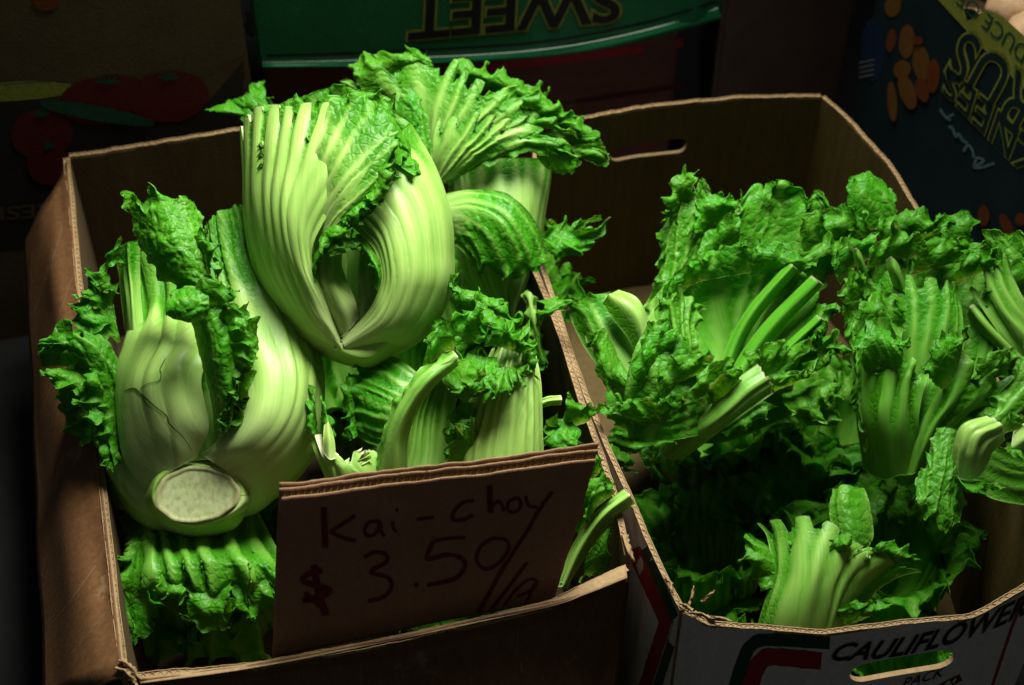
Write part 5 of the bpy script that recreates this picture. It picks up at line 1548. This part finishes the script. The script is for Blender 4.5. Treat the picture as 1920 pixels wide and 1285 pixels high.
def head_G():
    H = Head('mustard head with an open bowl-like frilled leaf, back of the white box', 1.58, (1345, 790, 2))
    m = H.leaf([[(1300, 800, 4), (1246, 690, 3.4), (1222, 610, 2.6), (1236, 548, 2.4)], [(1318, 790, 3), (1290, 670, .6), (1272, 590, 0), (1282, 520, .6)], [(1335, 780, 2), (1336, 660, -1), (1330, 570, -1.4), (1346, 496, -.4)],
                [(1350, 776, 2), (1372, 660, -1.8), (1392, 570, -2), (1418, 484, -1)], [(1362, 776, 2.4), (1408, 665, -1.6), (1448, 580, -1.6), (1492, 500, -.6)], [(1374, 778, 3), (1430, 680, -.4), (1490, 604, -.2), (1536, 528, .6)],
                [(1386, 784, 4), (1448, 706, 1.6), (1506, 640, 1.8), (1556, 580, 2.4)]],
               R=9, ra=4, ribsharp=1, blade=[('v1', .62, 1.02), ('u0', .65, 1.0)], ribjag=.8, cut=True, ruf=[('v1', 1.6, .4, 1.8), ('u0', 1.6, .4, 1.6)], jag=[('u0', .6)], crinkle=1.4, ts=4, cell=1.6, seed=701, green=.72)
    H.frill([(1246, 590, 1), (1290, 540, 1), (1350, 520, .6), (1420, 510, 0)], [(1232, 540, 2), (1290, 490, 1.6), (1350, 462, 1), (1420, 440, .4)], m, w=2.4, amp=.6, wl=1.6)
    H.frill([(1400, 520, 0), (1450, 510, 0), (1500, 520, 0)], [(1410, 440, 0), (1470, 460, 0), (1540, 490, 0)], m, w=2.6, amp=.6, wl=2.0)
    # thick ribs sweeping up to the right and a fold at the left
    for k, (p0, p1, p2, p3, w0, w1) in enumerate([((1352, 790, 3), (1392, 690, .8), (1450, 610, 1), (1534, 526, 2.2), 20, 15), ((1338, 790, 2.6), (1366, 680, .2), (1410, 590, .2), (1488, 498, 1.2), 17, 12), ((1366, 796, 3.6), (1420, 716, 2), (1478, 654, 2.2), (1540, 596, 3), 14, 9)]):
        rl = []
        for sg, dc in ((-1, -.8), (-.4, .5), (.4, .5), (1, -.8)):
            rl.append([(q[0] + sg * w * .75, q[1] + sg * w * .6, q[2] + dc) for q, w in zip((p0, p1, p2, p3), np.linspace(w0, w1, 4))])
        H.leaf(rl, name='rib', parent=m, R=2, ra=1.0, ts=3, cell=1.5, cut=True, seed=705 + k, green=.85)
    lfd = H.leaf([[(1300, 800, 5), (1258, 700, 5.6), (1236, 620, 5), (1226, 552, 4)], [(1318, 790, 6), (1288, 690, 6.6), (1276, 610, 6), (1280, 540, 4.8)], [(1332, 780, 5), (1318, 690, 4.8), (1312, 620, 4.2), (1326, 560, 3)]],
                 R=4, ra=2.6, ribsharp=1.4, web=(.2, .6), blade=[('v1', .45, .9), ('u0', .6, 1), ('u1', .7, 1)], ruf=[('v1', 2.6, .7, 1.9), ('u1', 1.4, .4, 1.6), ('u0', 1.6, .5, 1.8)], jag=[('v1', 1), ('u1', .5), ('u0', .5)], crinkle=1.0, veins=.4, ts=2.2, cell=1.4, seed=709, green=.6)
    # right margin, pale frill edge
    H.frill([(1400, 740, 3), (1450, 690, 2.6), (1500, 640, 2.4), (1545, 570, 2)], [(1430, 760, 4.4), (1486, 716, 4.2), (1540, 650, 4), (1580, 560, 3)], m, w=2.8, amp=.9, wl=1.7, jag=.9)
    H.frill([(1380, 760, 4), (1420, 720, 4), (1470, 690, 3.6), (1500, 660, 3.4)], [(1440, 740, 5.2), (1480, 690, 5.4), (1530, 640, 5), (1550, 600, 4)], m, w=2.8, amp=.9, wl=1.5, jag=.9)
    # left standing leaf
    l2 = H.leaf([[(1180, 720, -1), (1190, 620, -2), (1226, 530, -3), (1236, 460, -3), (1214, 450, -3.4)], [(1215, 710, 0), (1228, 610, -1), (1260, 520, -2), (1272, 430, -2.4), (1280, 366, -3)], [(1250, 700, 0), (1262, 600, -1), (1290, 510, -2), (1310, 420, -2.6), (1320, 340, -3.4)],
                 [(1280, 690, -1), (1300, 600, -2), (1330, 520, -2.6), (1360, 440, -3), (1390, 384, -3.6)]],
                R=6, ra=3, ribsharp=1.4, blade=[('v1', .3, .7)], ruf=[('v1', 2.4, .7, 1.6), ('u0', 1.6, .5, 1.5)], jag=[('v1', .8), ('u0', .6)], crinkle=2.4, veins=.4, ts=3, cell=1.6, seed=711, green=.4)
    H.frill([(1260, 420, -2.4), (1280, 390, -2.4), (1310, 370, -2.4)], [(1236, 420, -2), (1262, 330, -2.4), (1316, 312, -2.6)], l2, w=2.2, amp=.5, wl=1.4)
    H.frill([(1310, 460, -2), (1340, 420, -2), (1380, 400, -2)], [(1290, 420, -1.6), (1330, 360, -1.6), (1400, 380, -1.8)], l2, w=2.4, amp=.6, wl=1.6)
    H.frill([(1320, 520, -1), (1360, 480, -1), (1390, 450, -1)], [(1300, 470, -1), (1340, 420, -1), (1392, 400, -1)], l2, w=2.4, amp=.5, wl=2)
    # broad leaf folded behind
    bk_ = H.leaf([[(1320, 560, -2.4), (1340, 470, -2.6), (1370, 410, -3), (1392, 352, -4)], [(1400, 560, -4), (1430, 470, -4.8), (1445, 400, -4.8), (1452, 340, -4.8)], [(1480, 560, -4), (1505, 470, -4.6), (1520, 400, -4.2), (1526, 346, -4)],
                  [(1540, 560, -2.6), (1565, 480, -2.6), (1580, 420, -2.2), (1566, 376, -2)]], R=6, ra=2, ribsharp=2.5, full=.9, crinkle=1.6, veins=.5, ruf=[('v1', 3, .9, 2.2), ('u1', 2, .6, 1.8), ('u0', 1.4, .4, 1.8)], jag=[('v1', 1.2), ('u1', .8)], cell=1.6, seed=721, green=.6)
    H.frill([(1500, 480, -3), (1540, 460, -2.6), (1580, 450, -2.4)], [(1490, 400, -2.2), (1550, 390, -2), (1612, 420, -2)], bk_, w=3, amp=.8, wl=1.8, seed=723)
    H.frill([(1500, 540, -2), (1540, 520, -2), (1580, 510, -2)], [(1500, 470, -1.6), (1560, 440, -1.6), (1620, 470, -1.6)], bk_, w=3, amp=.8, wl=1.8, seed=724)
    # front lower leaf with stubs and frills
    fr = H.leaf([[(1180, 830, 5), (1172, 760, 6), (1180, 690, 6.4), (1210, 600, 5.4)], [(1230, 830, 6), (1226, 760, 7), (1234, 690, 7.2), (1250, 600, 6)], [(1290, 820, 6.6), (1290, 760, 7.4), (1296, 700, 7.2), (1290, 640, 6)], [(1350, 800, 6), (1360, 750, 6.6), (1370, 710, 6.2), (1360, 680, 5)]],
                R=4, ra=3, ribsharp=2, blade=[('v1', -.3, .3)], ruf=[('v1', 3, .8, 1.8)], jag=[('v1', 1)], crinkle=2.2, veins=.6, ts=2, cell=1.6, seed=731, green=.6)
    for k, (a, b) in enumerate([([(1200, 740, 7), (1230, 700, 7), (1260, 660, 6.6)], [(1180, 690, 7.6), (1220, 620, 7.4), (1290, 610, 7)]), ([(1240, 760, 8), (1280, 720, 8), (1310, 700, 7.6)], [(1220, 700, 8.4), (1290, 660, 8.4), (1350, 670, 8)]),
                                ([(1200, 800, 7), (1240, 790, 7.4), (1280, 780, 7.4)], [(1130, 770, 7.4), (1220, 740, 8.4), (1300, 740, 8.4)]), ([(1150, 800, 5), (1190, 806, 5.6), (1240, 800, 6)], [(1110, 760, 5.6), (1160, 750, 6.6), (1230, 760, 7)]),
                                ([(1300, 770, 8), (1340, 740, 8), (1370, 710, 7.6)], [(1290, 720, 9), (1340, 680, 8.8), (1390, 660, 8)]), ([(1150, 810, 4), (1200, 820, 5), (1260, 820, 5)], [(1120, 830, 5), (1190, 850, 6), (1270, 830, 6)])]):
        H.frill(a, b, fr, w=2.6, amp=.7, wl=1.7, seed=740 + k)
    st = H.leaf([[(1230, 850, 1), (1300, 790, 6.4), (1370, 722, 7.4), (1424, 680, 7.4)], [(1250, 860, 2), (1326, 800, 7.6), (1396, 738, 8.4), (1448, 704, 8)], [(1270, 870, 1), (1346, 812, 6.8), (1416, 760, 7.4), (1454, 734, 7)]],
                R=3, ra=2.4, ts=5, cell=1.5, cut=True, seed=751, green=.5, jag=[('v1', .9)])
    H.frill([(1330, 780, 7), (1370, 740, 8), (1400, 712, 8)], [(1312, 740, 8.6), (1350, 700, 9), (1400, 676, 8.4)], st, w=2, amp=.5, wl=1.6)
    H.frill([(1340, 800, 6), (1390, 770, 6.6), (1430, 748, 6.6)], [(1350, 824, 6.4), (1410, 800, 7), (1466, 760, 6.4)], st, w=1.6, amp=.4, wl=1.6)
    H.frill([(1150, 800, 1), (1160, 830, 1), (1180, 850, 1)], [(1120, 830, 2), (1146, 880, 2), (1210, 890, 2)], fr, w=2.4, amp=.7, wl=1.7)
    H.frill([(1200, 820, 2), (1240, 830, 2), (1290, 830, 2)], [(1190, 880, 1), (1250, 880, 1), (1310, 860, 1)], fr, w=2.4, amp=.7, wl=1.7)
    for k, (a, b) in enumerate([([(1400, 730, 6), (1450, 700, 6), (1500, 690, 5.6)], [(1400, 660, 6.6), (1460, 640, 6.4), (1540, 640, 5.6)]), ([(1440, 740, 6), (1490, 720, 6), (1530, 700, 5.4)], [(1450, 700, 7.4), (1530, 690, 7), (1580, 650, 5.6)]),
                                ([(1460, 740, 5), (1500, 730, 5), (1540, 710, 4.6)], [(1470, 780, 6), (1540, 780, 5.6), (1598, 720, 4.6)]), ([(1480, 760, 4), (1510, 760, 4), (1540, 750, 4)], [(1510, 790, 4.6), (1560, 800, 4.6), (1590, 760, 4)]),
                                ([(1500, 680, 4), (1540, 670, 4), (1570, 660, 4)], [(1520, 620, 4.4), (1580, 630, 4.4), (1600, 690, 4)])]):
        H.frill(a, b, st, w=2.6, amp=.8, wl=1.6, seed=760 + k)
    # outer leaf leaning on the rim at the left
    ol = H.leaf([[(1160, 760, 2), (1130, 700, 1), (1090, 640, 0), (1062, 570, -1)], [(1180, 740, 3), (1156, 680, 2.4), (1120, 620, 1.6), (1092, 560, .6)], [(1200, 700, 2.6), (1190, 650, 2), (1160, 600, 1.4), (1140, 548, .6)]],
                R=3, ra=2, ts=3, blade=[('v1', .4, .9)], ruf=[('v1', 2, .4, 2.2)], cell=1.7, seed=771, green=.45, crinkle=1.2)
    H.leaf([[(1200, 690, 3), (1180, 640, 3.4), (1150, 600, 3.2), (1130, 570, 2.4)], [(1210, 640, 4), (1196, 600, 4.4), (1170, 570, 4), (1142, 552, 3)], [(1216, 600, 3), (1206, 575, 3.4), (1190, 556, 3), (1160, 545, 2)]],
           R=2, ra=1.4, ts=2.4, blade=[('u0', .5, 1)], cell=1.7, seed=773, green=.28)
    H.frill([(1170, 690, 3), (1150, 650, 3), (1130, 610, 3)], [(1210, 740, 3), (1130, 720, 3), (1096, 610, 2)], ol, w=2.2, amp=.5, wl=2.2)
    # back of the head, closing the volume
    H.leaf([[(1200, 800, -2), (1210, 650, -6), (1260, 520, -7)], [(1340, 830, -1), (1350, 650, -7), (1380, 480, -8)], [(1480, 780, -2), (1500, 640, -6), (1530, 500, -7)]], R=8, ra=3, full=.6, cell=3, seed=775, green=.7)


def head_H():
    H = Head('large leafy mustard head with upright cut stalks at the right of the white box', 1.58, (1690, 880, 2))
    m1 = H.leaf([[(1618, 880, 0), (1606, 780, 3), (1600, 700, 3.4), (1592, 600, 3)], [(1656, 900, 3), (1640, 790, 6), (1640, 710, 6.4), (1640, 640, 6)], [(1690, 892, 5), (1680, 800, 7.2), (1690, 720, 7.6), (1710, 660, 7)], [(1740, 896, 3), (1722, 800, 6.6), (1730, 730, 7), (1745, 690, 6.4)]],
                R=4, ra=3.4, ribsharp=1.0, web=(.30, .7), blade=[('v1', .70, 1.15)], ribjag=1.4, ruf=[('v1', 2.4, .5, 2.4)], cut=True, ts=4, cell=1.7, seed=801, green=.78)
    m2 = H.leaf([[(1690, 890, 4), (1700, 810, 5), (1730, 730, 5.4), (1770, 640, 5)], [(1710, 890, 5.4), (1740, 810, 7), (1780, 740, 7.4), (1800, 650, 6.6)], [(1730, 880, 5), (1780, 800, 6.4), (1830, 740, 6.6), (1856, 690, 6)], [(1740, 870, 3.4), (1800, 800, 4.6), (1860, 750, 5), (1900, 700, 4.6)]],
                R=4, ra=3.4, ribsharp=1.0, web=(.2, .6), blade=[('v1', .55, 1.1)], ribjag=1.4, ruf=[('v1', 2.6, .6, 2.6)], cut=True, ts=4, cell=1.7, seed=811, green=.78, crinkle=1.4)
    # middle upright stalks
    m3 = H.leaf([[(1660, 760, 2), (1650, 660, 2), (1640, 580, 1.6), (1600, 500, .6)], [(1700, 760, 3.4), (1700, 660, 3.6), (1700, 590, 3.2), (1690, 510, 2)], [(1750, 740, 3.6), (1760, 650, 3.8), (1768, 590, 3.4), (1770, 520, 2.4)], [(1800, 720, 2.6), (1806, 640, 2.8), (1800, 580, 2.6), (1790, 520, 1.8)]],
                R=6, ra=3.4, ribsharp=1.2, blade=[('v1', .35, 1.0)], ribjag=1.6, cut=True, ts=4, cell=1.7, seed=821, green=.7, crinkle=1.4, ruf=[('u0', 1.6, .4, 1.8)])
    # right stalks
    m4 = H.leaf([[(1960, 720, 2), (1900, 660, 2.4), (1860, 600, 2.2), (1816, 540, 1.4)], [(1970, 680, 3), (1910, 620, 3.4), (1870, 560, 3.2), (1846, 496, 2.4)], [(1980, 640, 2), (1930, 580, 2.2), (1900, 530, 2), (1880, 470, 1.4)]],
                R=3, ra=5, ribsharp=1.4, blade=[('v1', .5, 1.2)], ribjag=2.4, cut=True, ts=6, cell=1.7, seed=831, green=.5)
    H.leaf([[(1960, 760, 1), (1900, 700, 1), (1850, 650, .8), (1806, 600, 0)], [(1970, 730, 2.4), (1900, 660, 2.6), (1850, 610, 2.4), (1820, 574, 1.6)], [(1980, 700, 1), (1910, 640, 1.2), (1870, 600, 1), (1836, 566, .4)]], R=2, ra=3, ts=6, cell=1.8, cut=True, seed=833, green=.5, name='stalk')
    H.leaf([[(1640, 900, 1), (1604, 780, 4), (1596, 690, 4.4), (1584, 590, 3.6)], [(1664, 892, 3), (1640, 780, 5.4), (1636, 690, 5), (1626, 570, 4)], [(1690, 884, 4.4), (1684, 780, 6.6), (1690, 690, 6.4), (1696, 600, 5.2)]],
           R=4, ra=2.6, ribsharp=1.4, full=.25, web=(.2, .6), blade=[('v1', .45, .9)], ruf=[('v1', 3, .8, 2.4), ('u0', 1.6, .5, 2)], jag=[('v1', 1.2), ('u0', .5)], crinkle=1.2, veins=.4, ts=2.4, cell=1.6, seed=841, green=.8)
    H.leaf([[(1690, 860, 4), (1650, 740, 2.4), (1624, 620, 1.6), (1604, 490, 1.6)], [(1715, 860, 3), (1700, 740, .6), (1694, 620, 0), (1690, 450, .4)], [(1740, 860, 3), (1764, 740, .4), (1782, 620, -.2), (1800, 440, 0)], [(1765, 860, 4), (1830, 750, 2), (1866, 640, 1.6), (1900, 480, 1.6)]],
           R=8, ra=3.6, ribsharp=1.1, blade=[('v1', .5, .95), ('u0', .75, 1)], ruf=[('v1', 3, .8, 2.6), ('u0', 1.6, .5, 2)], jag=[('v1', 1), ('u0', .5)], crinkle=1.4, veins=.4, ts=3, cell=1.6, seed=842, green=.76)
    H.leaf([[(1750, 880, 4), (1830, 790, 5), (1880, 720, 4.6), (1920, 620, 3.4)], [(1770, 890, 5), (1850, 810, 6.4), (1920, 740, 6.2), (1980, 660, 5)], [(1790, 890, 4), (1880, 830, 5), (1950, 780, 5), (2010, 720, 4)]],
           R=5, ra=3.2, ribsharp=1.2, blade=[('v1', .3, .85), ('u0', .6, 1)], ruf=[('v1', 2.6, .7, 2.4), ('u0', 2, .6, 2)], jag=[('v1', 1), ('u0', .6)], crinkle=1.6, veins=.5, ts=3, cell=1.6, seed=843, green=.75)
    H.leaf([[(1860, 620, 1), (1870, 540, 0), (1860, 470, -.6), (1830, 420, -1)], [(1920, 620, 1.4), (1924, 540, .6), (1910, 470, 0), (1890, 430, -.6)], [(1990, 620, 1), (1990, 540, 0), (1970, 480, -.6), (1960, 440, -1)]],
           R=4, ra=2.6, ribsharp=2, full=.75, ruf=[('v1', 2.4, .6, 2.2)], jag=[('v1', 1)], crinkle=1.4, veins=.5, ts=2, cell=1.7, seed=844, green=.6)
    # crown of blades
    for k, (a, b, w_) in enumerate([([(1600, 440, -3), (1640, 430, -3), (1690, 430, -3)], [(1574, 330, -3.6), (1630, 322, -3.6), (1680, 350, -3.6)], .5),
                                    ([(1560, 470, -2), (1600, 450, -2), (1640, 440, -2)], [(1530, 400, -2), (1580, 390, -2), (1640, 390, -2)], .8),
                                    ([(1640, 460, -2), (1700, 450, -2), (1760, 450, -2)], [(1640, 400, -2.4), (1720, 396, -2.4), (1800, 404, -2.4)], .7),
                                    ([(1740, 470, -2), (1790, 460, -2), (1830, 460, -2)], [(1750, 400, -2.4), (1800, 396, -2.4), (1840, 402, -2.4)], .5),
                                    ([(1570, 540, 1), (1600, 500, 1), (1640, 480, 1)], [(1550, 490, 2), (1590, 450, 1.6), (1650, 430, 1)], .8),
                                    ([(1620, 520, 2), (1670, 490, 2), (1730, 480, 1.6)], [(1620, 460, 2.4), (1690, 430, 2), (1780, 430, 1.6)], .8),
                                    ([(1700, 520, 2.4), (1760, 500, 2.4), (1810, 490, 2)], [(1720, 450, 2.4), (1790, 440, 2.4), (1860, 450, 2)], .7),
                                    ([(1780, 540, 2.4), (1820, 520, 2.4), (1860, 500, 2)], [(1790, 470, 2.6), (1850, 470, 2.6), (1890, 480, 2)], .6),
                                    ([(1620, 640, 5), (1660, 620, 5), (1700, 620, 5)], [(1600, 560, 4), (1650, 540, 4.4), (1710, 560, 4.6)], .7),
                                    ([(1620, 710, 6.6), (1650, 690, 7.4), (1690, 700, 7.8)], [(1596, 630, 6), (1650, 596, 7), (1712, 650, 8)], .8),
                                    ([(1764, 740, 7.6), (1790, 700, 8), (1800, 660, 7.4)], [(1716, 700, 8), (1756, 640, 8.4), (1820, 610, 7)], .8),
                                    ([(1820, 730, 6.2), (1860, 710, 6.4), (1900, 700, 6)], [(1820, 680, 6.4), (1870, 650, 6.4), (1930, 650, 6)], .7),
                                    ([(1790, 780, 5.4), (1840, 760, 5.4), (1900, 740, 5)], [(1850, 800, 5.4), (1890, 780, 5.6), (1960, 720, 5)], .6),
                                    ([(1860, 500, 0), (1900, 520, 0), (1950, 520, 0)], [(1840, 430, -.6), (1900, 450, -.6), (1970, 470, -.6)], .5),
                                    ([(1840, 560, 1), (1890, 560, 1), (1940, 560, 1)], [(1850, 500, 1.4), (1910, 490, 1.4), (1970, 500, 1.4)], .5),
                                    ([(1580, 620, 2.6), (1600, 580, 2.6), (1620, 550, 2.4)], [(1576, 560, 3), (1590, 510, 3), (1640, 500, 2.6)], .6)]):
        H.frill(a, b, w=2.8, amp=w_, wl=1.8, seed=840 + k)
    # blade sheets between the stalks
    H.leaf([[(1620, 700, 2), (1600, 600, 2), (1580, 520, 1)], [(1720, 720, 1), (1720, 600, .6), (1710, 480, 0)], [(1820, 700, 1), (1830, 600, .6), (1840, 480, 0)], [(1940, 720, 1), (1950, 600, 1), (1960, 480, 0)]],
           R=9, ra=3, full=.9, crinkle=2.2, veins=.5, ruf=[('v1', 2, .5, 2)], cell=2, seed=861, green=.7)
    H.leaf([[(1920, 460, -3), (1910, 540, -2), (1900, 640, -1)], [(1980, 470, -2), (1970, 560, -1), (1960, 660, 0)]], R=5, ra=2, full=.7, cell=2.4, seed=863, green=.6)
    # pale cut ends caught by the lamp
    for k, (x, y, c, r) in enumerate([(1606, 470, 3.0, 8), (1672, 488, 3.4, 11)]):
        H.leaf([[(x + r * 2, y + r * 9, c - 3), (x - r * .2, y + r * 3, c - .6), (x - r, y, c)], [(x + r * 3, y + r * 9, c - 2.6), (x + r, y + r * 3, c + .2), (x, y - r * .5, c + .6)], [(x + r * 4, y + r * 9, c - 3), (x + r * 2, y + r * 3.2, c - .6), (x + r, y + r * .6, c)]], ts=4, cell=1.2, cut=True, seed=870 + k, green=.6, name='stalk')
    # base bowl
    H.leaf([[(1640, 760, 1), (1640, 850, 0), (1690, 910, 1)], [(1690, 770, 4), (1690, 860, 4), (1700, 912, 2)], [(1750, 770, 3), (1740, 850, 3), (1710, 908, 1.4)], [(1790, 770, 0), (1770, 840, 0), (1716, 900, 0)]], R=4, ra=2, ts=5, cell=2.2, seed=881, green=.8)


def head_I():
    H = Head('mustard head with a pale bent stalk and a wet drooping leaf, on the right edge', 1.47, (1850, 900, 0))
    H.leaf([[(1786, 890, 1), (1790, 830, 2.4), (1806, 794, 3), (1850, 780, 2.6)], [(1806, 900, 2.4), (1810, 846, 4), (1826, 806, 4.4), (1872, 790, 3.6)], [(1830, 896, 2.6), (1836, 856, 3.8), (1850, 826, 4), (1884, 806, 3.4)], [(1846, 880, 1), (1856, 854, 2), (1866, 840, 2.2), (1884, 826, 2)]],
           R=4, ra=2.6, ribfull=.3, ts=6, cell=1.4, cut=True, seed=901, green=0.08)
    H.frill([(1790, 880, 1.6), (1800, 900, 2), (1830, 900, 2)], [(1790, 890, 3), (1830, 930, 3.4), (1892, 906, 2.6)], w=1.4, amp=.3, wl=2)
    dl = H.leaf([[(1752, 800, 0), (1736, 860, 1), (1710, 900, 2), (1702, 914, 2)], [(1768, 800, .8), (1758, 870, 2.2), (1742, 940, 3), (1730, 970, 2.6)], [(1784, 804, .8), (1780, 880, 2.4), (1774, 950, 3), (1780, 1002, 2.4)], [(1800, 810, 0), (1800, 880, 1.4), (1806, 930, 1.6), (1812, 950, 1)]],
                R=4, ra=2, ribsharp=3, full=.85, crinkle=2.6, veins=.6, ruf=[('v1', 2, .4, 1.8), ('u0', 1.4, .35, 1.8)], jag=[('v1', 1), ('u0', .4)], ts=1, cell=1.4, seed=911, green=.4)
    H.frill([(1870, 820, 3), (1890, 810, 3), (1920, 800, 3)], [(1880, 780, 3.4), (1900, 770, 3.4), (1940, 780, 3)], w=1.6, amp=.4, wl=1.4)
    H.frill([(1880, 830, 3), (1900, 830, 3), (1930, 830, 3)], [(1880, 850, 3.6), (1904, 860, 4), (1950, 880, 3.4)], w=1.6, amp=.4, wl=1.6)
    H.leaf([[(1900, 860, 2), (1930, 850, 2.4), (1990, 840, 2)], [(1896, 840, 3), (1930, 820, 3.6), (1990, 800, 3)], [(1900, 810, 2), (1930, 780, 2.4), (1990, 760, 2)]], R=4, ra=2, ts=4, cell=1.8, seed=921, green=.15)
    H.leaf([[(1800, 870, -2), (1850, 930, -2), (1930, 950, -2)], [(1830, 800, -1), (1880, 840, -1), (1960, 860, -1)]], R=4, ra=2, full=.5, cell=2.4, seed=923, green=.7)


def head_J():
    H = Head('mustard head low in the front of the white box, pale stalks fanning upward', 1.52, (1500, 1190, 0))
    m = H.leaf([[(1400, 1240, 0), (1424, 1160, 1), (1446, 1080, 1), (1440, 1010, -1), (1420, 980, -3)], [(1440, 1240, 2), (1456, 1150, 3.4), (1482, 1070, 3.6), (1492, 1000, 2.4), (1484, 966, 1)], [(1490, 1240, 3.4), (1504, 1150, 5), (1524, 1080, 5.4), (1540, 1020, 4.6), (1552, 970, 3.4)],
                [(1530, 1240, 3), (1552, 1150, 4.4), (1566, 1090, 4.8), (1590, 1040, 4.2), (1622, 1022, 3)], [(1560, 1240, 2), (1584, 1150, 3), (1610, 1090, 3.2), (1650, 1050, 2.4), (1690, 1040, 1)], [(1580, 1240, 0), (1610, 1160, .4), (1640, 1110, .4), (1690, 1080, -.6), (1730, 1070, -2)]],
               R=7, ra=2.8, ribsharp=.9, blade=[('v1', .72, 1.1), ('u0', .75, 1), ('u1', .8, 1)], ribjag=2.4, cut=True, ts=5, cell=1.6, seed=951, green=.42)
    H.leaf([[(1572, 1030, 2), (1560, 990, 1.6), (1556, 950, 1), (1566, 912, 0)], [(1596, 1030, 3), (1592, 985, 2.8), (1586, 940, 2), (1590, 904, 1)], [(1624, 1030, 2), (1636, 1000, 1.6), (1630, 950, 1), (1616, 912, 0)]],
           R=2, ra=1.6, full=.9, crinkle=1.6, veins=.4, tb=.9, cell=1.6, seed=961, green=.4, jag=[('v1', .5)])
    H.frill([(1540, 1050, 4), (1570, 1044, 4.4), (1590, 1030, 4)], [(1556, 1010, 4), (1580, 1000, 4.4), (1610, 1016, 4)], m, w=1.2, amp=.3, wl=1.6)
    H.frill([(1460, 1100, 2), (1450, 1060, 2), (1440, 1020, 1)], [(1420, 1120, 1), (1400, 1050, 1), (1390, 990, 0)], m, w=2.4, amp=.6, wl=1.6)
    H.frill([(1560, 1180, 3), (1600, 1170, 3), (1640, 1150, 2.4)], [(1560, 1130, 4), (1620, 1130, 3.6), (1690, 1130, 2)], m, w=2.2, amp=.6, wl=2)
    H.frill([(1620, 1050, 2), (1650, 1050, 2), (1680, 1060, 1)], [(1640, 1010, 1.4), (1690, 1020, 1), (1730, 1050, 0)], m, w=2, amp=.5, wl=1.6)


def filler(label, loc, axis, R0, seed, group='heads of mustard greens in the boxes', n=6, green=.5):
    """a whole loose head standing along an axis, for the lower layers of the pile"""
    o = thing('mustard_cabbage', label, 'vegetable', loc, group)
    ax = np.asarray(axis, float)
    ax /= np.linalg.norm(ax)
    s1 = np.cross(ax, [0.3, 0.2, 1.0])
    s1 /= np.linalg.norm(s1)
    s2 = np.cross(ax, s1)
    r = np.random.RandomState(seed)
    L = np.asarray(loc, float)
    for k in range(n):
        a0 = 2 * math.pi * k / n + r.uniform(-.2, .2)
        tilt = r.uniform(.85, 1.15)
        rails = []
        for j, da in enumerate(np.linspace(-.75, .75, 5)):
            a = a0 + da
            d = s1 * math.cos(a) + s2 * math.sin(a)
            e = 1 - .18 * abs(da)
            rails.append([L + d * .015 * R0 / .09, L + d * R0 * .62 * tilt + ax * R0 * .35, L + d * R0 * .92 * tilt + ax * R0 * 1.0, L + d * R0 * 1.0 * tilt * e + ax * R0 * 1.65 * e, L + d * R0 * 1.45 * tilt * e + ax * R0 * 2.1 * e])
        loft('leaf', rails, o, R=7, ra=3, blade=[('v1', .5, .8), ('u0', .8, 1), ('u1', .8, 1)], ruf=[('v1', 3, .9, 2.4), ('u1', 1.5, .5, 2), ('u0', 1.5, .5, 2)], jag=[('v1', 1)], crinkle=2,
             ts=5, cell=3.4, seed=seed * 7 + k, toward=L + ax * R0, green=green)
    return o


for f in (head_A, head_B, head_C, head_D, head_E, head_F, loose_leaf, head_G, head_H, head_I, head_J):
    f()

# lower layers, mostly in shadow
filler('shaded mustard head in the dark middle of the white box', (0.21, -0.12, 0.015), (-.1, .2, 1), .06, 11)
filler('shaded mustard head under the bowl-shaped open one', (0.22, 0.05, 0.012), (-.1, .1, 1), .066, 13)
filler('shaded mustard head under the leafy one with upright stalks', (0.37, 0.04, 0.012), (.0, .1, 1), .066, 14)
filler('shaded mustard head lying against the left wall of the white box', (0.15, -0.20, 0.012), (.3, .5, 1), .055, 21, green=.9)
filler('shaded mustard head lying against the right wall of the white box', (0.40, -0.13, 0.012), (-.2, .1, 1), .066, 22, green=.9)
filler('shaded mustard head deep between the bowl-like and the upright one', (0.29, -0.01, 0.012), (0, -.1, 1), .06, 25, green=.9)
filler('shaded mustard head behind the low pale one', (0.30, -0.09, 0.012), (0, .2, 1), .06, 23, green=.9)
filler('shaded mustard head in the front right corner of the white box', (0.39, -0.25, 0.012), (-.1, .2, 1), .05, 24, green=.9)
filler('shaded mustard head at the bottom under the cut stem end', (-0.28, -0.16, 0.05), (-.1, -.1, 1), .08, 15)
filler('shaded mustard head at the bottom under the heart-shaped one', (-0.16, 0.05, 0.06), (.0, .1, 1), .085, 16)
filler('shaded mustard head at the bottom below the trimmed stalks', (-0.03, 0.16, 0.06), (.0, .1, 1), .085, 17)
filler('shaded mustard head at the bottom behind the price sign', (-0.07, -0.14, 0.05), (.0, -.1, 1), .08, 18)
print('LEAF TRIS', LEAF_TRIS[0])
for o in bpy.data.objects:
    for k in ('_base', '_thick'):
        if k in o:
            del o[k]
